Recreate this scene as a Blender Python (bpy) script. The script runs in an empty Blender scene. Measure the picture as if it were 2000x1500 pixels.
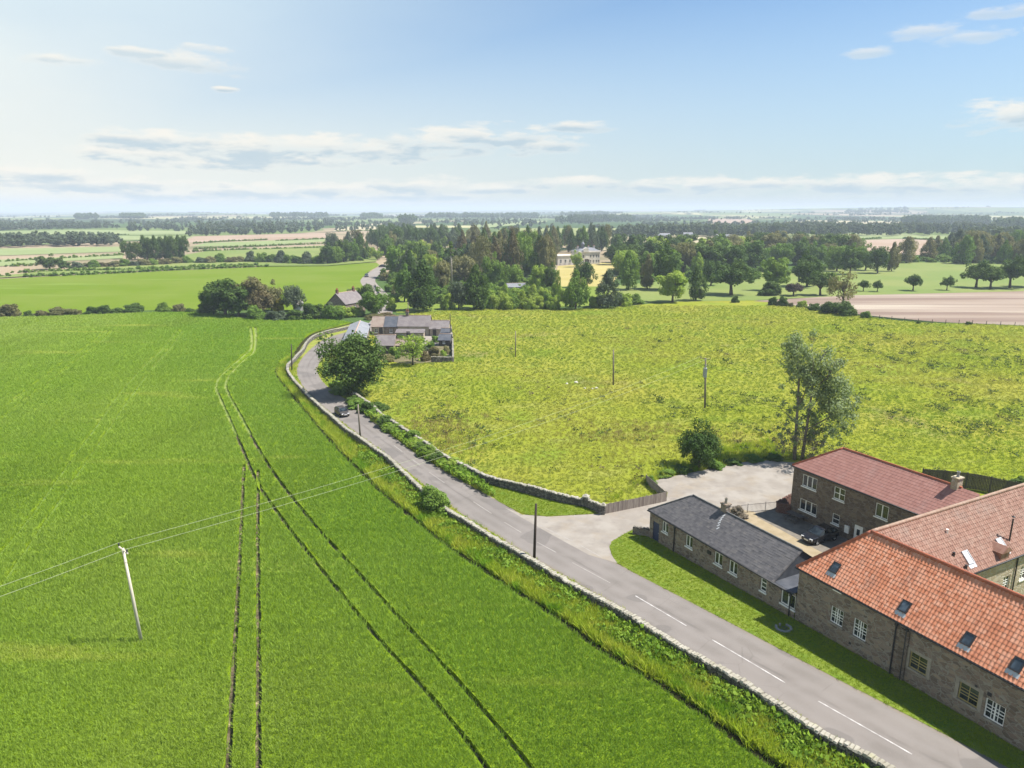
import bpy, math, random
import numpy as np
from mathutils import Matrix, Vector

R = math.radians
sc = bpy.context.scene
COL = sc.collection
rng = np.random.default_rng(7)
random.seed(7)

# ---------------------------------------------------------------- camera, sky, sun, exposure
FPX, HZ, CH = 1387.0, 410.0, 30.0
PITCH = math.atan((750 - HZ) / FPX)
cam = bpy.data.cameras.new('camera')
cam.sensor_width = 36.0
cam.lens = FPX / 2000 * 36.0
cam.clip_end = 60000
cam.clip_start = 0.5
camo = bpy.data.objects.new('camera', cam)
COL.objects.link(camo)
camo.location = (0, 0, CH)
camo.rotation_euler = (math.pi / 2 - PITCH, 0, 0)
sc.camera = camo

SUN_AZ, SUN_EL = 2.0, 57.0
SUN_E = 5.0
SKY_S = 0.066
sc.view_settings.view_transform = 'Standard'
sc.view_settings.look = 'None'
sc.view_settings.gamma = 1
sc.view_settings.use_curve_mapping = False
sc.view_settings.exposure = 1.05
sc.cycles.use_denoising = True
sc.cycles.max_bounces = 7
sc.cycles.diffuse_bounces = 3
sc.cycles.glossy_bounces = 2
sc.cycles.transmission_bounces = 4
sc.cycles.volume_bounces = 0
sc.cycles.caustics_reflective = False
sc.cycles.caustics_refractive = False

sun = bpy.data.lights.new('sun', 'SUN')
sun.energy = SUN_E
sun.angle = R(0.5)
sun.color = (1.0, 0.955, 0.88)
suno = bpy.data.objects.new('sun', sun)
COL.objects.link(suno)
sd = Vector((math.cos(R(SUN_EL)) * math.cos(R(SUN_AZ)), math.cos(R(SUN_EL)) * math.sin(R(SUN_AZ)), math.sin(R(SUN_EL))))
suno.rotation_euler = sd.to_track_quat('Z', 'Y').to_euler()
suno.location = (60, 0, 90)


class NT:
    """small helper for node trees"""
    def __init__(s, tree):
        s.t = tree
        s.t.nodes.clear()

    def n(s, typ, **kw):
        nd = s.t.nodes.new(typ)
        for k, v in kw.items():
            setattr(nd, k, v)
        return nd

    def put(s, sock, v):
        if isinstance(v, bpy.types.NodeSocket):
            s.t.links.new(v, sock)
        elif v is not None:
            if hasattr(sock.default_value, '__len__') and not hasattr(v, '__len__'):
                v = (v, v, v)
            if hasattr(sock.default_value, '__len__') and len(sock.default_value) == 4 and len(v) == 3:
                v = tuple(v) + (1,)
            sock.default_value = v

    def math(s, op, a, b=None, c=None, clamp=False):
        nd = s.n('ShaderNodeMath', operation=op, use_clamp=clamp)
        s.put(nd.inputs[0], a)
        s.put(nd.inputs[1], b)
        s.put(nd.inputs[2], c)
        return nd.outputs[0]

    def vmath(s, op, a, b):
        nd = s.n('ShaderNodeVectorMath', operation=op)
        s.put(nd.inputs[0], a)
        s.put(nd.inputs[1], b)
        return nd.outputs[0]

    def mix(s, f, a, b, blend='MIX'):
        nd = s.n('ShaderNodeMix', data_type='RGBA', blend_type=blend)
        s.put(nd.inputs[0], f)
        s.put(nd.inputs[6], a)
        s.put(nd.inputs[7], b)
        return nd.outputs[2]

    def noise(s, vec, scale, detail=4, rough=.55, dist=0):
        nd = s.n('ShaderNodeTexNoise')
        s.put(nd.inputs['Vector'], vec)
        s.put(nd.inputs['Scale'], scale)
        s.put(nd.inputs['Detail'], detail)
        s.put(nd.inputs['Roughness'], rough)
        s.put(nd.inputs['Distortion'], dist)
        return nd.outputs[0]

    def ramp(s, v, lo, hi, smooth=True):
        nd = s.n('ShaderNodeMapRange')
        if smooth:
            nd.interpolation_type = 'SMOOTHSTEP'
        s.put(nd.inputs[0], v)
        s.put(nd.inputs[1], lo)
        s.put(nd.inputs[2], hi)
        return nd.outputs[0]


def build_world():
    w = bpy.data.worlds.new('World')
    sc.world = w
    w.use_nodes = True
    t = NT(w.node_tree)
    sky = t.n('ShaderNodeTexSky', sky_type='NISHITA')
    sky.sun_disc = False
    sky.sun_elevation = R(SUN_EL)
    sky.sun_rotation = R(90 - SUN_AZ)
    sky.air_density = 1.0
    sky.dust_density = 0.6
    sky.ozone_density = 1.6
    tc = t.n('ShaderNodeTexCoord')
    sp = t.n('ShaderNodeSeparateXYZ')
    t.put(sp.inputs[0], tc.outputs['Generated'])
    az = t.math('ARCTAN2', sp.outputs[0], sp.outputs[1])
    el = t.math('ARCSINE', sp.outputs[2])
    cb = t.n('ShaderNodeCombineXYZ')
    t.put(cb.inputs[0], az)
    t.put(cb.inputs[1], t.math('MULTIPLY', el, 3.2))
    cvec = cb.outputs[0]
    cb2 = t.n('ShaderNodeCombineXYZ')
    t.put(cb2.inputs[0], az)
    t.put(cb2.inputs[1], t.math('MULTIPLY', el, 4.2))
    n1 = t.noise(cb2.outputs[0], 13.0, 9, .6, .3)
    n2 = t.noise(cvec, 3.2, 3, .5)
    n3 = t.noise(cvec, 34.0, 6, .65)
    k = 1.0 / SKY_S
    # thin high veil of cloud, denser towards the left and low down
    low = t.ramp(el, 0.36, 0.0)
    left = t.ramp(az, 0.75, -0.80)
    veil = t.math('MULTIPLY', t.math('POWER', left, 1.6), t.math('ADD', 0.72, t.math('MULTIPLY', n2, 0.45)))
    veil = t.math('MAXIMUM', veil, t.math('MULTIPLY', low, t.math('ADD', 0.62, t.math('MULTIPLY', left, 0.34))))
    fade = t.math('ADD', 0.12, t.math('MULTIPLY', t.ramp(el, 0.95, 0.34), 0.88))
    veil = t.math('MULTIPLY', veil, fade, clamp=True)
    veilcol = t.mix(low, (0.37 * k, 0.45 * k, 0.475 * k), t.mix(left, (0.30 * k, 0.345 * k, 0.365 * k), (0.470 * k, 0.456 * k, 0.408 * k)))
    base = t.mix(1.0, sky.outputs[0], (0.66, 0.90, 1.09), 'MULTIPLY')
    col = t.mix(veil, base, veilcol)
    # separate clouds: azimuth, elevation, half widths, density
    cl = [(340, 296, 100, 20), (480, 304, 130, 24), (620, 300, 120, 24), (750, 304, 90, 22), (860, 288, 110, 25), (965, 278, 105, 22), (1055, 292, 80, 19), (1140, 260, 58, 11), (430, 332, 150, 13), (570, 322, 150, 14), (300, 320, 110, 16),
          (330, 384, 130, 14), (500, 378, 130, 15), (650, 376, 120, 15), (830, 368, 90, 18), (760, 384, 200, 11), (960, 372, 130, 11), (1110, 362, 110, 13), (150, 370, 200, 16), (60, 355, 120, 14),
          (1330, 368, 120, 15), (1480, 366, 150, 16), (1660, 370, 190, 16), (1850, 372, 180, 17), (2000, 376, 160, 16),
          (405, 172, 74, 17), (310, 162, 40, 8), (452, 148, 40, 8), (160, 182, 48, 9), (465, 210, 20, 5), (1660, 160, 34, 9), (1768, 136, 56, 12), (1850, 149, 46, 10), (1918, 120, 62, 11), (1968, 148, 18, 6), (1960, 270, 80, 22), (600, 2, 150, 12), (915, 6, 30, 10), (1560, 26, 20, 8)]
    clouds = [(math.atan((x - 1000) / 1420), (410 - y) / 1400, wx / 1420, hy / 1400, 1.0 if y > 200 else (.8 if x < 600 else .6)) for x, y, wx, hy in cl]
    mask = None
    shade = None
    wob = t.math('ADD', t.math('MULTIPLY', t.math('SUBTRACT', n1, 0.5), 5.0), t.math('MULTIPLY', t.math('SUBTRACT', n3, 0.5), 2.2))
    for a0, e0, wa, we, dn in clouds:
        da = t.math('DIVIDE', t.math('SUBTRACT', az, a0), wa)
        de = t.math('DIVIDE', t.math('SUBTRACT', el, e0), we)
        d = t.math('ADD', t.math('MULTIPLY', da, da), t.math('MULTIPLY', de, de))
        m = t.math('SUBTRACT', t.math('ADD', 1.25, wob), t.math('MULTIPLY', d, .8))
        m = t.math('MULTIPLY', t.ramp(m, 0.0, 1.3), dn, clamp=True)
        sh = t.math('MULTIPLY', m, t.ramp(t.math('SUBTRACT', de, t.math('MULTIPLY', wob, .35)), 0.45, -0.5))
        mask = m if mask is None else t.math('MAXIMUM', mask, m)
        shade = sh if shade is None else t.math('MAXIMUM', shade, sh)
    mask = t.math('MULTIPLY', mask, t.math('ADD', 0.55, t.math('MULTIPLY', n3, 0.6)), clamp=True)
    ccol = t.mix(shade, (0.485 * k, 0.46 * k, 0.41 * k), (0.25 * k, 0.31 * k, 0.35 * k))
    col = t.mix(t.math('MULTIPLY', mask, 0.92), col, ccol)
    # blue murk lying on the horizon
    col = t.mix(t.math('MULTIPLY', t.ramp(el, 0.022, 0.0), .75), col, (0.355 * k, 0.395 * k, 0.425 * k))
    bg = t.n('ShaderNodeBackground')
    t.put(bg.inputs[0], col)
    bg.inputs[1].default_value = SKY_S
    out = t.n('ShaderNodeOutputWorld')
    t.t.links.new(bg.outputs[0], out.inputs[0])


build_world()

# ---------------------------------------------------------------- measuring helpers


def zg(Y):
    s = np.clip((np.asarray(Y, float) - 32) / 38, 0, 1)
    return 0.6 - 1.4 * (3 * s * s - 2 * s ** 3)


def ray(x, y):
    a = (x - 1000) / FPX
    b = -(y - 750) / FPX
    return np.array([a, math.cos(PITCH) + b * math.sin(PITCH), -math.sin(PITCH) + b * math.cos(PITCH)])


def atz(x, y, z):
    r = ray(x, y)
    t = (z - CH) / r[2]
    return np.array([r[0] * t, r[1] * t, z])


def at(x, y, dz=0.0):
    z = 0.0
    for _ in range(12):
        p = atz(x, y, z)
        z = float(zg(p[1])) + dz
    return atz(x, y, z)


def proj(p):
    d = np.array(p, float) - np.array([0, 0, CH])
    fz = d[1] * math.cos(PITCH) - d[2] * math.sin(PITCH)
    up = d[1] * math.sin(PITCH) + d[2] * math.cos(PITCH)
    return 1000 + FPX * d[0] / fz, 750 - FPX * up / fz


def height_to(b, ty):
    lo, hi = 0.0, 60.0
    for _ in range(40):
        m = (lo + hi) / 2
        if proj(b + np.array([0, 0, m]))[1] > ty:
            lo = m
        else:
            hi = m
    return lo


def depth(p):
    return p[1] * math.cos(PITCH) - (p[2] - CH) * math.sin(PITCH)


# ---------------------------------------------------------------- object helpers
def tag(o, label=None, cat=None, group=None, kind=None):
    if label:
        o['label'] = label
    if cat:
        o['category'] = cat
    if group:
        o['group'] = group
    if kind:
        o['kind'] = kind
    return o


def link(o, parent=None):
    COL.objects.link(o)
    if parent is not None:
        o.parent = parent
    return o


def empty(name, loc, rz=0.0):
    o = bpy.data.objects.new(name, None)
    o.location = loc
    o.rotation_euler = (0, 0, rz)
    o.empty_display_size = .3
    return link(o)


class MB:
    def __init__(s):
        s.v = []
        s.f = []

    def quad(s, a, b, c, d):
        i = len(s.v)
        s.v += [tuple(a), tuple(b), tuple(c), tuple(d)]
        s.f.append((i, i + 1, i + 2, i + 3))

    def tri(s, a, b, c):
        i = len(s.v)
        s.v += [tuple(a), tuple(b), tuple(c)]
        s.f.append((i, i + 1, i + 2))

    def hexa(s, p):  # 8 points: bottom 4 ccw, top 4 ccw
        i = len(s.v)
        s.v += [tuple(q) for q in p]
        for f in ((3, 2, 1, 0), (4, 5, 6, 7), (0, 1, 5, 4), (1, 2, 6, 5), (2, 3, 7, 6), (3, 0, 4, 7)):
            s.f.append(tuple(i + k for k in f))

    def box(s, x0, x1, y0, y1, z0, z1, rz=0, c=None):
        p = [(x0, y0, z0), (x1, y0, z0), (x1, y1, z0), (x0, y1, z0), (x0, y0, z1), (x1, y0, z1), (x1, y1, z1), (x0, y1, z1)]
        if c is not None:
            cs, sn = math.cos(rz), math.sin(rz)
            p = [(c[0] + x * cs - y * sn, c[1] + x * sn + y * cs, c[2] + z) for x, y, z in p]
        s.hexa(p)

    def tube(s, pts, radii, n=8, cap=True):
        pts = [Vector(p) for p in pts]
        if not hasattr(radii, '__len__'):
            radii = [radii] * len(pts)
        rings = []
        for i, p in enumerate(pts):
            d = (pts[min(i + 1, len(pts) - 1)] - pts[max(i - 1, 0)]).normalized()
            u = d.orthogonal().normalized() if i == 0 else (pu - d * pu.dot(d)).normalized()
            pu = u
            w = d.cross(u)
            b = len(s.v)
            for k in range(n):
                a = 2 * math.pi * k / n
                s.v.append(tuple(p + (u * math.cos(a) + w * math.sin(a)) * radii[i]))
            rings.append(b)
        for a, b in zip(rings, rings[1:]):
            for k in range(n):
                s.f.append((a + k, a + (k + 1) % n, b + (k + 1) % n, b + k))
        if cap:
            s.f.append(tuple(rings[0] + k for k in reversed(range(n))))
            s.f.append(tuple(rings[-1] + k for k in range(n)))

    def lathe(s, prof, n=16, c=(0, 0, 0)):
        rings = []
        for r, z in prof:
            b = len(s.v)
            for k in range(n):
                a = 2 * math.pi * k / n
                s.v.append((c[0] + r * math.cos(a), c[1] + r * math.sin(a), c[2] + z))
            rings.append(b)
        for a, b in zip(rings, rings[1:]):
            for k in range(n):
                s.f.append((a + k, a + (k + 1) % n, b + (k + 1) % n, b + k))

    def mesh(s, name, m=None, smooth=False):
        me = bpy.data.meshes.new(name)
        me.from_pydata(s.v, [], s.f)
        if m:
            me.materials.append(m)
        if smooth:
            me.polygons.foreach_set('use_smooth', [True] * len(me.polygons))
        me.update()
        return me

    def build(s, name, m=None, parent=None, smooth=False):
        return link(bpy.data.objects.new(name, s.mesh(name, m, smooth)), parent)


def np_mesh(name, V, F, m=None, smooth=False):
    """V (n,3), F (k,4) arrays"""
    me = bpy.data.meshes.new(name)
    V = np.asarray(V, np.float32)
    F = np.asarray(F, np.int32)
    me.vertices.add(len(V))
    me.vertices.foreach_set('co', V.ravel())
    me.loops.add(F.size)
    me.loops.foreach_set('vertex_index', F.ravel())
    me.polygons.add(len(F))
    me.polygons.foreach_set('loop_start', np.arange(0, F.size, F.shape[1], dtype=np.int32))
    me.polygons.foreach_set('loop_total', np.full(len(F), F.shape[1], np.int32))
    me.update(calc_edges=True)
    me.validate()
    if m:
        me.materials.append(m)
    me.polygons.foreach_set('use_smooth', np.full(len(me.polygons), bool(smooth)))
    return me


# ---------------------------------------------------------------- materials
def mat(name, c1, c2=None, scale=1.0, lo=.35, hi=.65, rough=.85, extra=(), bump=None, coords='pos', stretch=None, metal=0, detail=5, spec=.3):
    """c1..c2 blended by noise; extra = list of (colour, scale, lo, hi, stretch, amount)"""
    m = bpy.data.materials.new(name)
    m.use_nodes = True
    t = NT(m.node_tree)
    if coords == 'pos':
        vec = t.n('ShaderNodeNewGeometry').outputs['Position']
    else:
        vec = t.n('ShaderNodeTexCoord').outputs['Object']
    v0 = t.vmath('MULTIPLY', vec, stretch) if stretch else vec
    col = c1
    if c2 is not None:
        col = t.mix(t.ramp(t.noise(v0, scale, detail), lo, hi), c1, c2)
    for e in extra:
        ec, es, el, eh, st, am = e
        vv = t.vmath('MULTIPLY', vec, st) if st else vec
        f = t.math('MULTIPLY', t.ramp(t.noise(vv, es, 4), el, eh), am)
        col = t.mix(f, col, ec)
    b = t.n('ShaderNodeBsdfPrincipled')
    t.put(b.inputs['Base Color'], col)
    b.inputs['Roughness'].default_value = rough
    b.inputs['Metallic'].default_value = metal
    b.inputs['Specular IOR Level'].default_value = spec
    if bump:
        bp = t.n('ShaderNodeBump')
        bp.inputs['Strength'].default_value = bump[1]
        bp.inputs['Distance'].default_value = bump[2] if len(bump) > 2 else .05
        t.put(bp.inputs['Height'], t.noise(vec, bump[0], 6, .65))
        t.t.links.new(bp.outputs[0], b.inputs['Normal'])
    o = t.n('ShaderNodeOutputMaterial')
    t.t.links.new(b.outputs[0], o.inputs[0])
    return m


def leafmat(name, ca, cb, cc=None, pscale=.05, rnd=.5, trans=.35, patch=None, pst=None, streak=None):
    """leaf or blade: random colour per instance, patches over the ground, some light through the blade"""
    m = bpy.data.materials.new(name)
    m.use_nodes = True
    t = NT(m.node_tree)
    pos = t.n('ShaderNodeNewGeometry').outputs['Position']
    if pst:
        pos = t.vmath('MULTIPLY', pos, pst)
    oi = t.n('ShaderNodeObjectInfo')
    f = t.math('ADD', t.math('MULTIPLY', oi.outputs['Random'], rnd),
               t.math('MULTIPLY', t.ramp(t.noise(pos, pscale, 4), .3, .7), 1 - rnd))
    col = t.mix(f, ca, cb)
    if cc is not None:
        p = patch or (pscale * .6, .52, .66)
        col = t.mix(t.ramp(t.noise(t.vmath('ADD', pos, (37, 11, 5)), p[0], 5, .6), p[1], p[2]), col, cc)
    if streak is not None:
        sx = t.n('ShaderNodeSeparateXYZ')
        t.put(sx.inputs[0], pos)
        q = t.math('ADD', t.math('MULTIPLY', sx.outputs[0], .866), t.math('MULTIPLY', sx.outputs[1], .5))
        q = t.math('ADD', q, t.math('MULTIPLY', t.math('SUBTRACT', t.noise(pos, .06, 4), .5), 22.0))
        col = t.mix(t.math('MULTIPLY', t.ramp(q, 2.0, 24.0), .62), col, (.150, .270, .026))
        g = t.vmath('MULTIPLY', pos, (.14, 1, 1))
        col = t.mix(t.math('MULTIPLY', t.ramp(t.noise(g, .16, 4, .6), .60, .72), .8), col, streak)
        g2 = t.vmath('MULTIPLY', pos, (1, .25, 1))
        col = t.mix(t.math('MULTIPLY', t.ramp(t.noise(g2, .09, 5, .6), .45, .75), .45), col, tuple(x * .66 for x in cb))
    d = t.n('ShaderNodeBsdfPrincipled')
    t.put(d.inputs['Base Color'], col)
    d.inputs['Roughness'].default_value = .6
    d.inputs['Specular IOR Level'].default_value = .08
    tr = t.n('ShaderNodeBsdfTranslucent')
    t.put(tr.inputs[0], t.mix(1.0, col, (1.2, 1.25, .6), 'MULTIPLY'))
    mx = t.n('ShaderNodeMixShader')
    mx.inputs[0].default_value = trans
    t.t.links.new(d.outputs[0], mx.inputs[1])
    t.t.links.new(tr.outputs[0], mx.inputs[2])
    o = t.n('ShaderNodeOutputMaterial')
    t.t.links.new(mx.outputs[0], o.inputs[0])
    return m


def stonemat(name, cols, mortar, scale=(2.6, 2.6, 5.2), bumpd=.03, jit=.25):
    """random rubble: flattened voronoi stones with mortar joints"""
    m = bpy.data.materials.new(name)
    m.use_nodes = True
    t = NT(m.node_tree)
    pos = t.n('ShaderNodeNewGeometry').outputs['Position']
    nz = t.n('ShaderNodeTexNoise')
    t.put(nz.inputs['Vector'], pos)
    nz.inputs['Scale'].default_value = 3.0
    wob = t.vmath('MULTIPLY', t.vmath('SUBTRACT', nz.outputs[1], (.5, .5, .5)), (jit, jit, jit))
    vec = t.vmath('MULTIPLY', t.vmath('ADD', pos, wob), scale)
    v1 = t.n('ShaderNodeTexVoronoi')
    t.put(v1.inputs['Vector'], vec)
    v1.inputs['Scale'].default_value = 1.0
    v2 = t.n('ShaderNodeTexVoronoi', feature='DISTANCE_TO_EDGE')
    t.put(v2.inputs['Vector'], vec)
    v2.inputs['Scale'].default_value = 1.0
    sp = t.n('ShaderNodeSeparateColor')
    t.put(sp.inputs[0], v1.outputs['Color'])
    cr = t.n('ShaderNodeValToRGB')
    cr.color_ramp.interpolation = 'CONSTANT'
    while len(cr.color_ramp.elements) < len(cols):
        cr.color_ramp.elements.new(.5)
    for i, c in enumerate(cols):
        cr.color_ramp.elements[i].position = i / len(cols)
        cr.color_ramp.elements[i].color = tuple(c) + (1,)
    t.put(cr.inputs[0], sp.outputs[0])
    col = t.mix(t.math('MULTIPLY', t.noise(pos, 9, 5), .5), cr.outputs[0], tuple(x * .55 for x in cols[0]))
    big = t.ramp(t.noise(pos, .45, 4), .4, .7)
    col = t.mix(t.math('MULTIPLY', big, .35), col, cols[-1])
    edge = t.ramp(v2.outputs[0], 0.02, 0.09)
    col = t.mix(edge, mortar, col)
    b = t.n('ShaderNodeBsdfPrincipled')
    t.put(b.inputs['Base Color'], col)
    b.inputs['Roughness'].default_value = .9
    b.inputs['Specular IOR Level'].default_value = .2
    bp = t.n('ShaderNodeBump')
    bp.inputs['Distance'].default_value = bumpd
    bp.inputs['Strength'].default_value = .9
    t.put(bp.inputs['Height'], t.math('ADD', edge, t.math('MULTIPLY', t.noise(pos, 14, 4), .5)))
    t.t.links.new(bp.outputs[0], b.inputs['Normal'])
    o = t.n('ShaderNodeOutputMaterial')
    t.t.links.new(b.outputs[0], o.inputs[0])
    return m


def tilemat(name, cols, rows, stain, scl=1.0):
    """roof covering: one random tone per tile in the roof's own space + weather stains"""
    m = bpy.data.materials.new(name)
    m.use_nodes = True
    t = NT(m.node_tree)
    oc = t.n('ShaderNodeTexCoord').outputs['Object']
    vec = t.vmath('MULTIPLY', oc, rows)
    wn = t.n('ShaderNodeTexWhiteNoise')
    t.put(wn.inputs['Vector'], t.vmath('FLOOR', vec, None))
    cr = t.n('ShaderNodeValToRGB')
    while len(cr.color_ramp.elements) < len(cols):
        cr.color_ramp.elements.new(.5)
    for i, c in enumerate(cols):
        cr.color_ramp.elements[i].position = i / max(1, len(cols) - 1)
        cr.color_ramp.elements[i].color = tuple(c) + (1,)
    t.put(cr.inputs[0], wn.outputs[0])
    col = cr.outputs[0]
    st = t.ramp(t.noise(t.vmath('MULTIPLY', oc, (1, .45, .45)), .9 * scl, 6, .65), .5, .75)
    col = t.mix(t.math('MULTIPLY', st, .55), col, stain)
    col = t.mix(t.math('MULTIPLY', t.ramp(t.noise(oc, 7, 4), .55, .8), .4), col, tuple(x * 1.25 for x in stain))
    b = t.n('ShaderNodeBsdfPrincipled')
    t.put(b.inputs['Base Color'], col)
    b.inputs['Roughness'].default_value = .75
    b.inputs['Specular IOR Level'].default_value = .3
    bp = t.n('ShaderNodeBump')
    bp.inputs['Distance'].default_value = .006
    bp.inputs['Strength'].default_value = .25
    t.put(bp.inputs['Height'], t.noise(oc, 25, 4))
    t.t.links.new(bp.outputs[0], b.inputs['Normal'])
    o = t.n('ShaderNodeOutputMaterial')
    t.t.links.new(b.outputs[0], o.inputs[0])
    return m


def glassmat(name, c, rough=.06):
    m = bpy.data.materials.new(name)
    m.use_nodes = True
    t = NT(m.node_tree)
    pos = t.n('ShaderNodeNewGeometry').outputs['Position']
    b = t.n('ShaderNodeBsdfPrincipled')
    t.put(b.inputs['Base Color'], t.mix(t.ramp(t.noise(pos, 1.3, 3), .4, .65), c, tuple(x * 2.6 + .004 for x in c)))
    b.inputs['Roughness'].default_value = rough
    b.inputs['Specular IOR Level'].default_value = .6
    o = t.n('ShaderNodeOutputMaterial')
    t.t.links.new(b.outputs[0], o.inputs[0])
    return m


def farmat():
    """patchwork of far fields with hedge lines, in world metres"""
    m = bpy.data.materials.new('far_farmland')
    m.use_nodes = True
    t = NT(m.node_tree)
    pos = t.n('ShaderNodeNewGeometry').outputs['Position']
    nz = t.n('ShaderNodeTexNoise')
    t.put(nz.inputs['Vector'], pos)
    nz.inputs['Scale'].default_value = .002
    wob = t.vmath('MULTIPLY', t.vmath('SUBTRACT', nz.outputs[1], (.5, .5, .5)), (260, 260, 0))
    p = t.vmath('MULTIPLY', t.vmath('ADD', pos, wob), (1 / 420, 1 / 760, 0))
    v1 = t.n('ShaderNodeTexVoronoi', distance='MANHATTAN')
    t.put(v1.inputs['Vector'], p)
    v1.inputs['Scale'].default_value = 1
    v2 = t.n('ShaderNodeTexVoronoi', feature='DISTANCE_TO_EDGE')
    t.put(v2.inputs['Vector'], p)
    v2.inputs['Scale'].default_value = 1
    sp = t.n('ShaderNodeSeparateColor')
    t.put(sp.inputs[0], v1.outputs['Color'])
    cr = t.n('ShaderNodeValToRGB')
    cr.color_ramp.interpolation = 'CONSTANT'
    cols = [(.06, .10, .03), (.13, .17, .06), (.05, .085, .03), (.21, .23, .09), (.09, .13, .04), (.28, .22, .15), (.14, .18, .07), (.05, .075, .03), (.34, .32, .17)]
    while len(cr.color_ramp.elements) < len(cols):
        cr.color_ramp.elements.new(.5)
    for i, c in enumerate(cols):
        cr.color_ramp.elements[i].position = i / len(cols)
        cr.color_ramp.elements[i].color = c + (1,)
    t.put(cr.inputs[0], sp.outputs[1])
    col = t.mix(t.math('MULTIPLY', t.ramp(t.noise(pos, .006, 6, .65), .45, .7), .6), cr.outputs[0], (.055, .08, .03))
    hed = t.ramp(v2.outputs[0], .012, .030)
    col = t.mix(t.math('MULTIPLY', t.math('SUBTRACT', 1, hed), t.ramp(t.noise(pos, .012, 3), .35, .5)), col, (.02, .035, .014))
    wood = t.ramp(t.noise(t.vmath('MULTIPLY', pos, (.55, 1.4, 0)), .0016, 5, .55), .60, .63)
    col = t.mix(wood, col, (.018, .03, .015))
    b = t.n('ShaderNodeBsdfPrincipled')
    t.put(b.inputs['Base Color'], col)
    b.inputs['Roughness'].default_value = 1
    b.inputs['Specular IOR Level'].default_value = 0
    o = t.n('ShaderNodeOutputMaterial')
    t.t.links.new(b.outputs[0], o.inputs[0])
    return m


M = {}
M['far'] = farmat()
M['crop'] = mat('young_crop', (0.128, 0.193, 0.008), (0.143, 0.205, 0.014), .035, rough=.9, spec=0, bump=(5, .6, .12),
                extra=[((.24, .27, .06), .12, .60, .72, (.16, 1.0, 1), .75), ((.08, .13, .008), .25, .5, .7, None, .4), ((.13, .165, .03), .018, .5, .75, None, .6)])
M['shadesoil'] = mat('shade_dark_soil', (.022, .026, .010), (.04, .04, .016), 2.0, rough=.95, spec=0)  # bare soil coloured black-green to carry the verge's shadow
M['flat_crop'] = mat('flattened_crop', (.135, .195, .045), (.11, .17, .032), .8, rough=.95, spec=0)
M['flat_pale'] = mat('flattened_pale_crop', (.20, .235, .07), (.15, .20, .05), .8, rough=.95, spec=0)
M['crop_far'] = mat('far_crop', (0.104, 0.158, 0.013), (0.126, 0.171, 0.025), .02, rough=.95, spec=0, bump=(2.0, .8, .2),
                    extra=[((.16, .225, .05), .1, .58, .75, (.12, 1, 1), .6)])
M['soil'] = mat('field_soil', (.060, .048, .026), (.135, .105, .065), 1.3, rough=.95, bump=(9, .8, .05), extra=[((.09, .11, .03), 2.2, .5, .65, None, .6), ((.36, .30, .16), 1.6, .56, .66, None, .75)])
M['meadow'] = mat('rough_pasture', (0.178, 0.206, 0.021), (0.228, 0.223, 0.036), .045, rough=.95, spec=0, bump=(3, .6, .15),
                  extra=[((.125, .19, .018), .09, .5, .66, None, .7), ((.165, .135, .075), .055, .60, .72, (1, .8, 1), .7), ((.225, .23, .06), .35, .52, .7, (.4, 1, 1), .5),
                         ((.05, .09, .015), .55, .62, .74, None, .7)])
M['lawn'] = mat('mown_grass', (0.115, 0.164, 0.010), (0.143, 0.182, 0.018), .5, rough=.9, bump=(14, .8, .04), extra=[((.2, .2, .05), 1.4, .55, .75, None, .5), ((.075, .15, .012), .9, .5, .7, None, .5)])
M['verge'] = mat('verge_ground', (0.165, 0.209, 0.022), (0.231, 0.220, 0.044), .7, rough=.95, bump=(5, 1, .12))
M['asphalt'] = mat('worn_asphalt', (0.189, 0.166, 0.147), (0.216, 0.189, 0.169), .35, rough=.9, bump=(40, .35, .01),
                   extra=[((.16, .145, .132), 1.2, .55, .75, (1, .5, 1), .45), ((.27, .24, .215), 6, .55, .8, None, .35), ((.255, .215, .17), .5, .55, .75, None, .4)])


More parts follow.
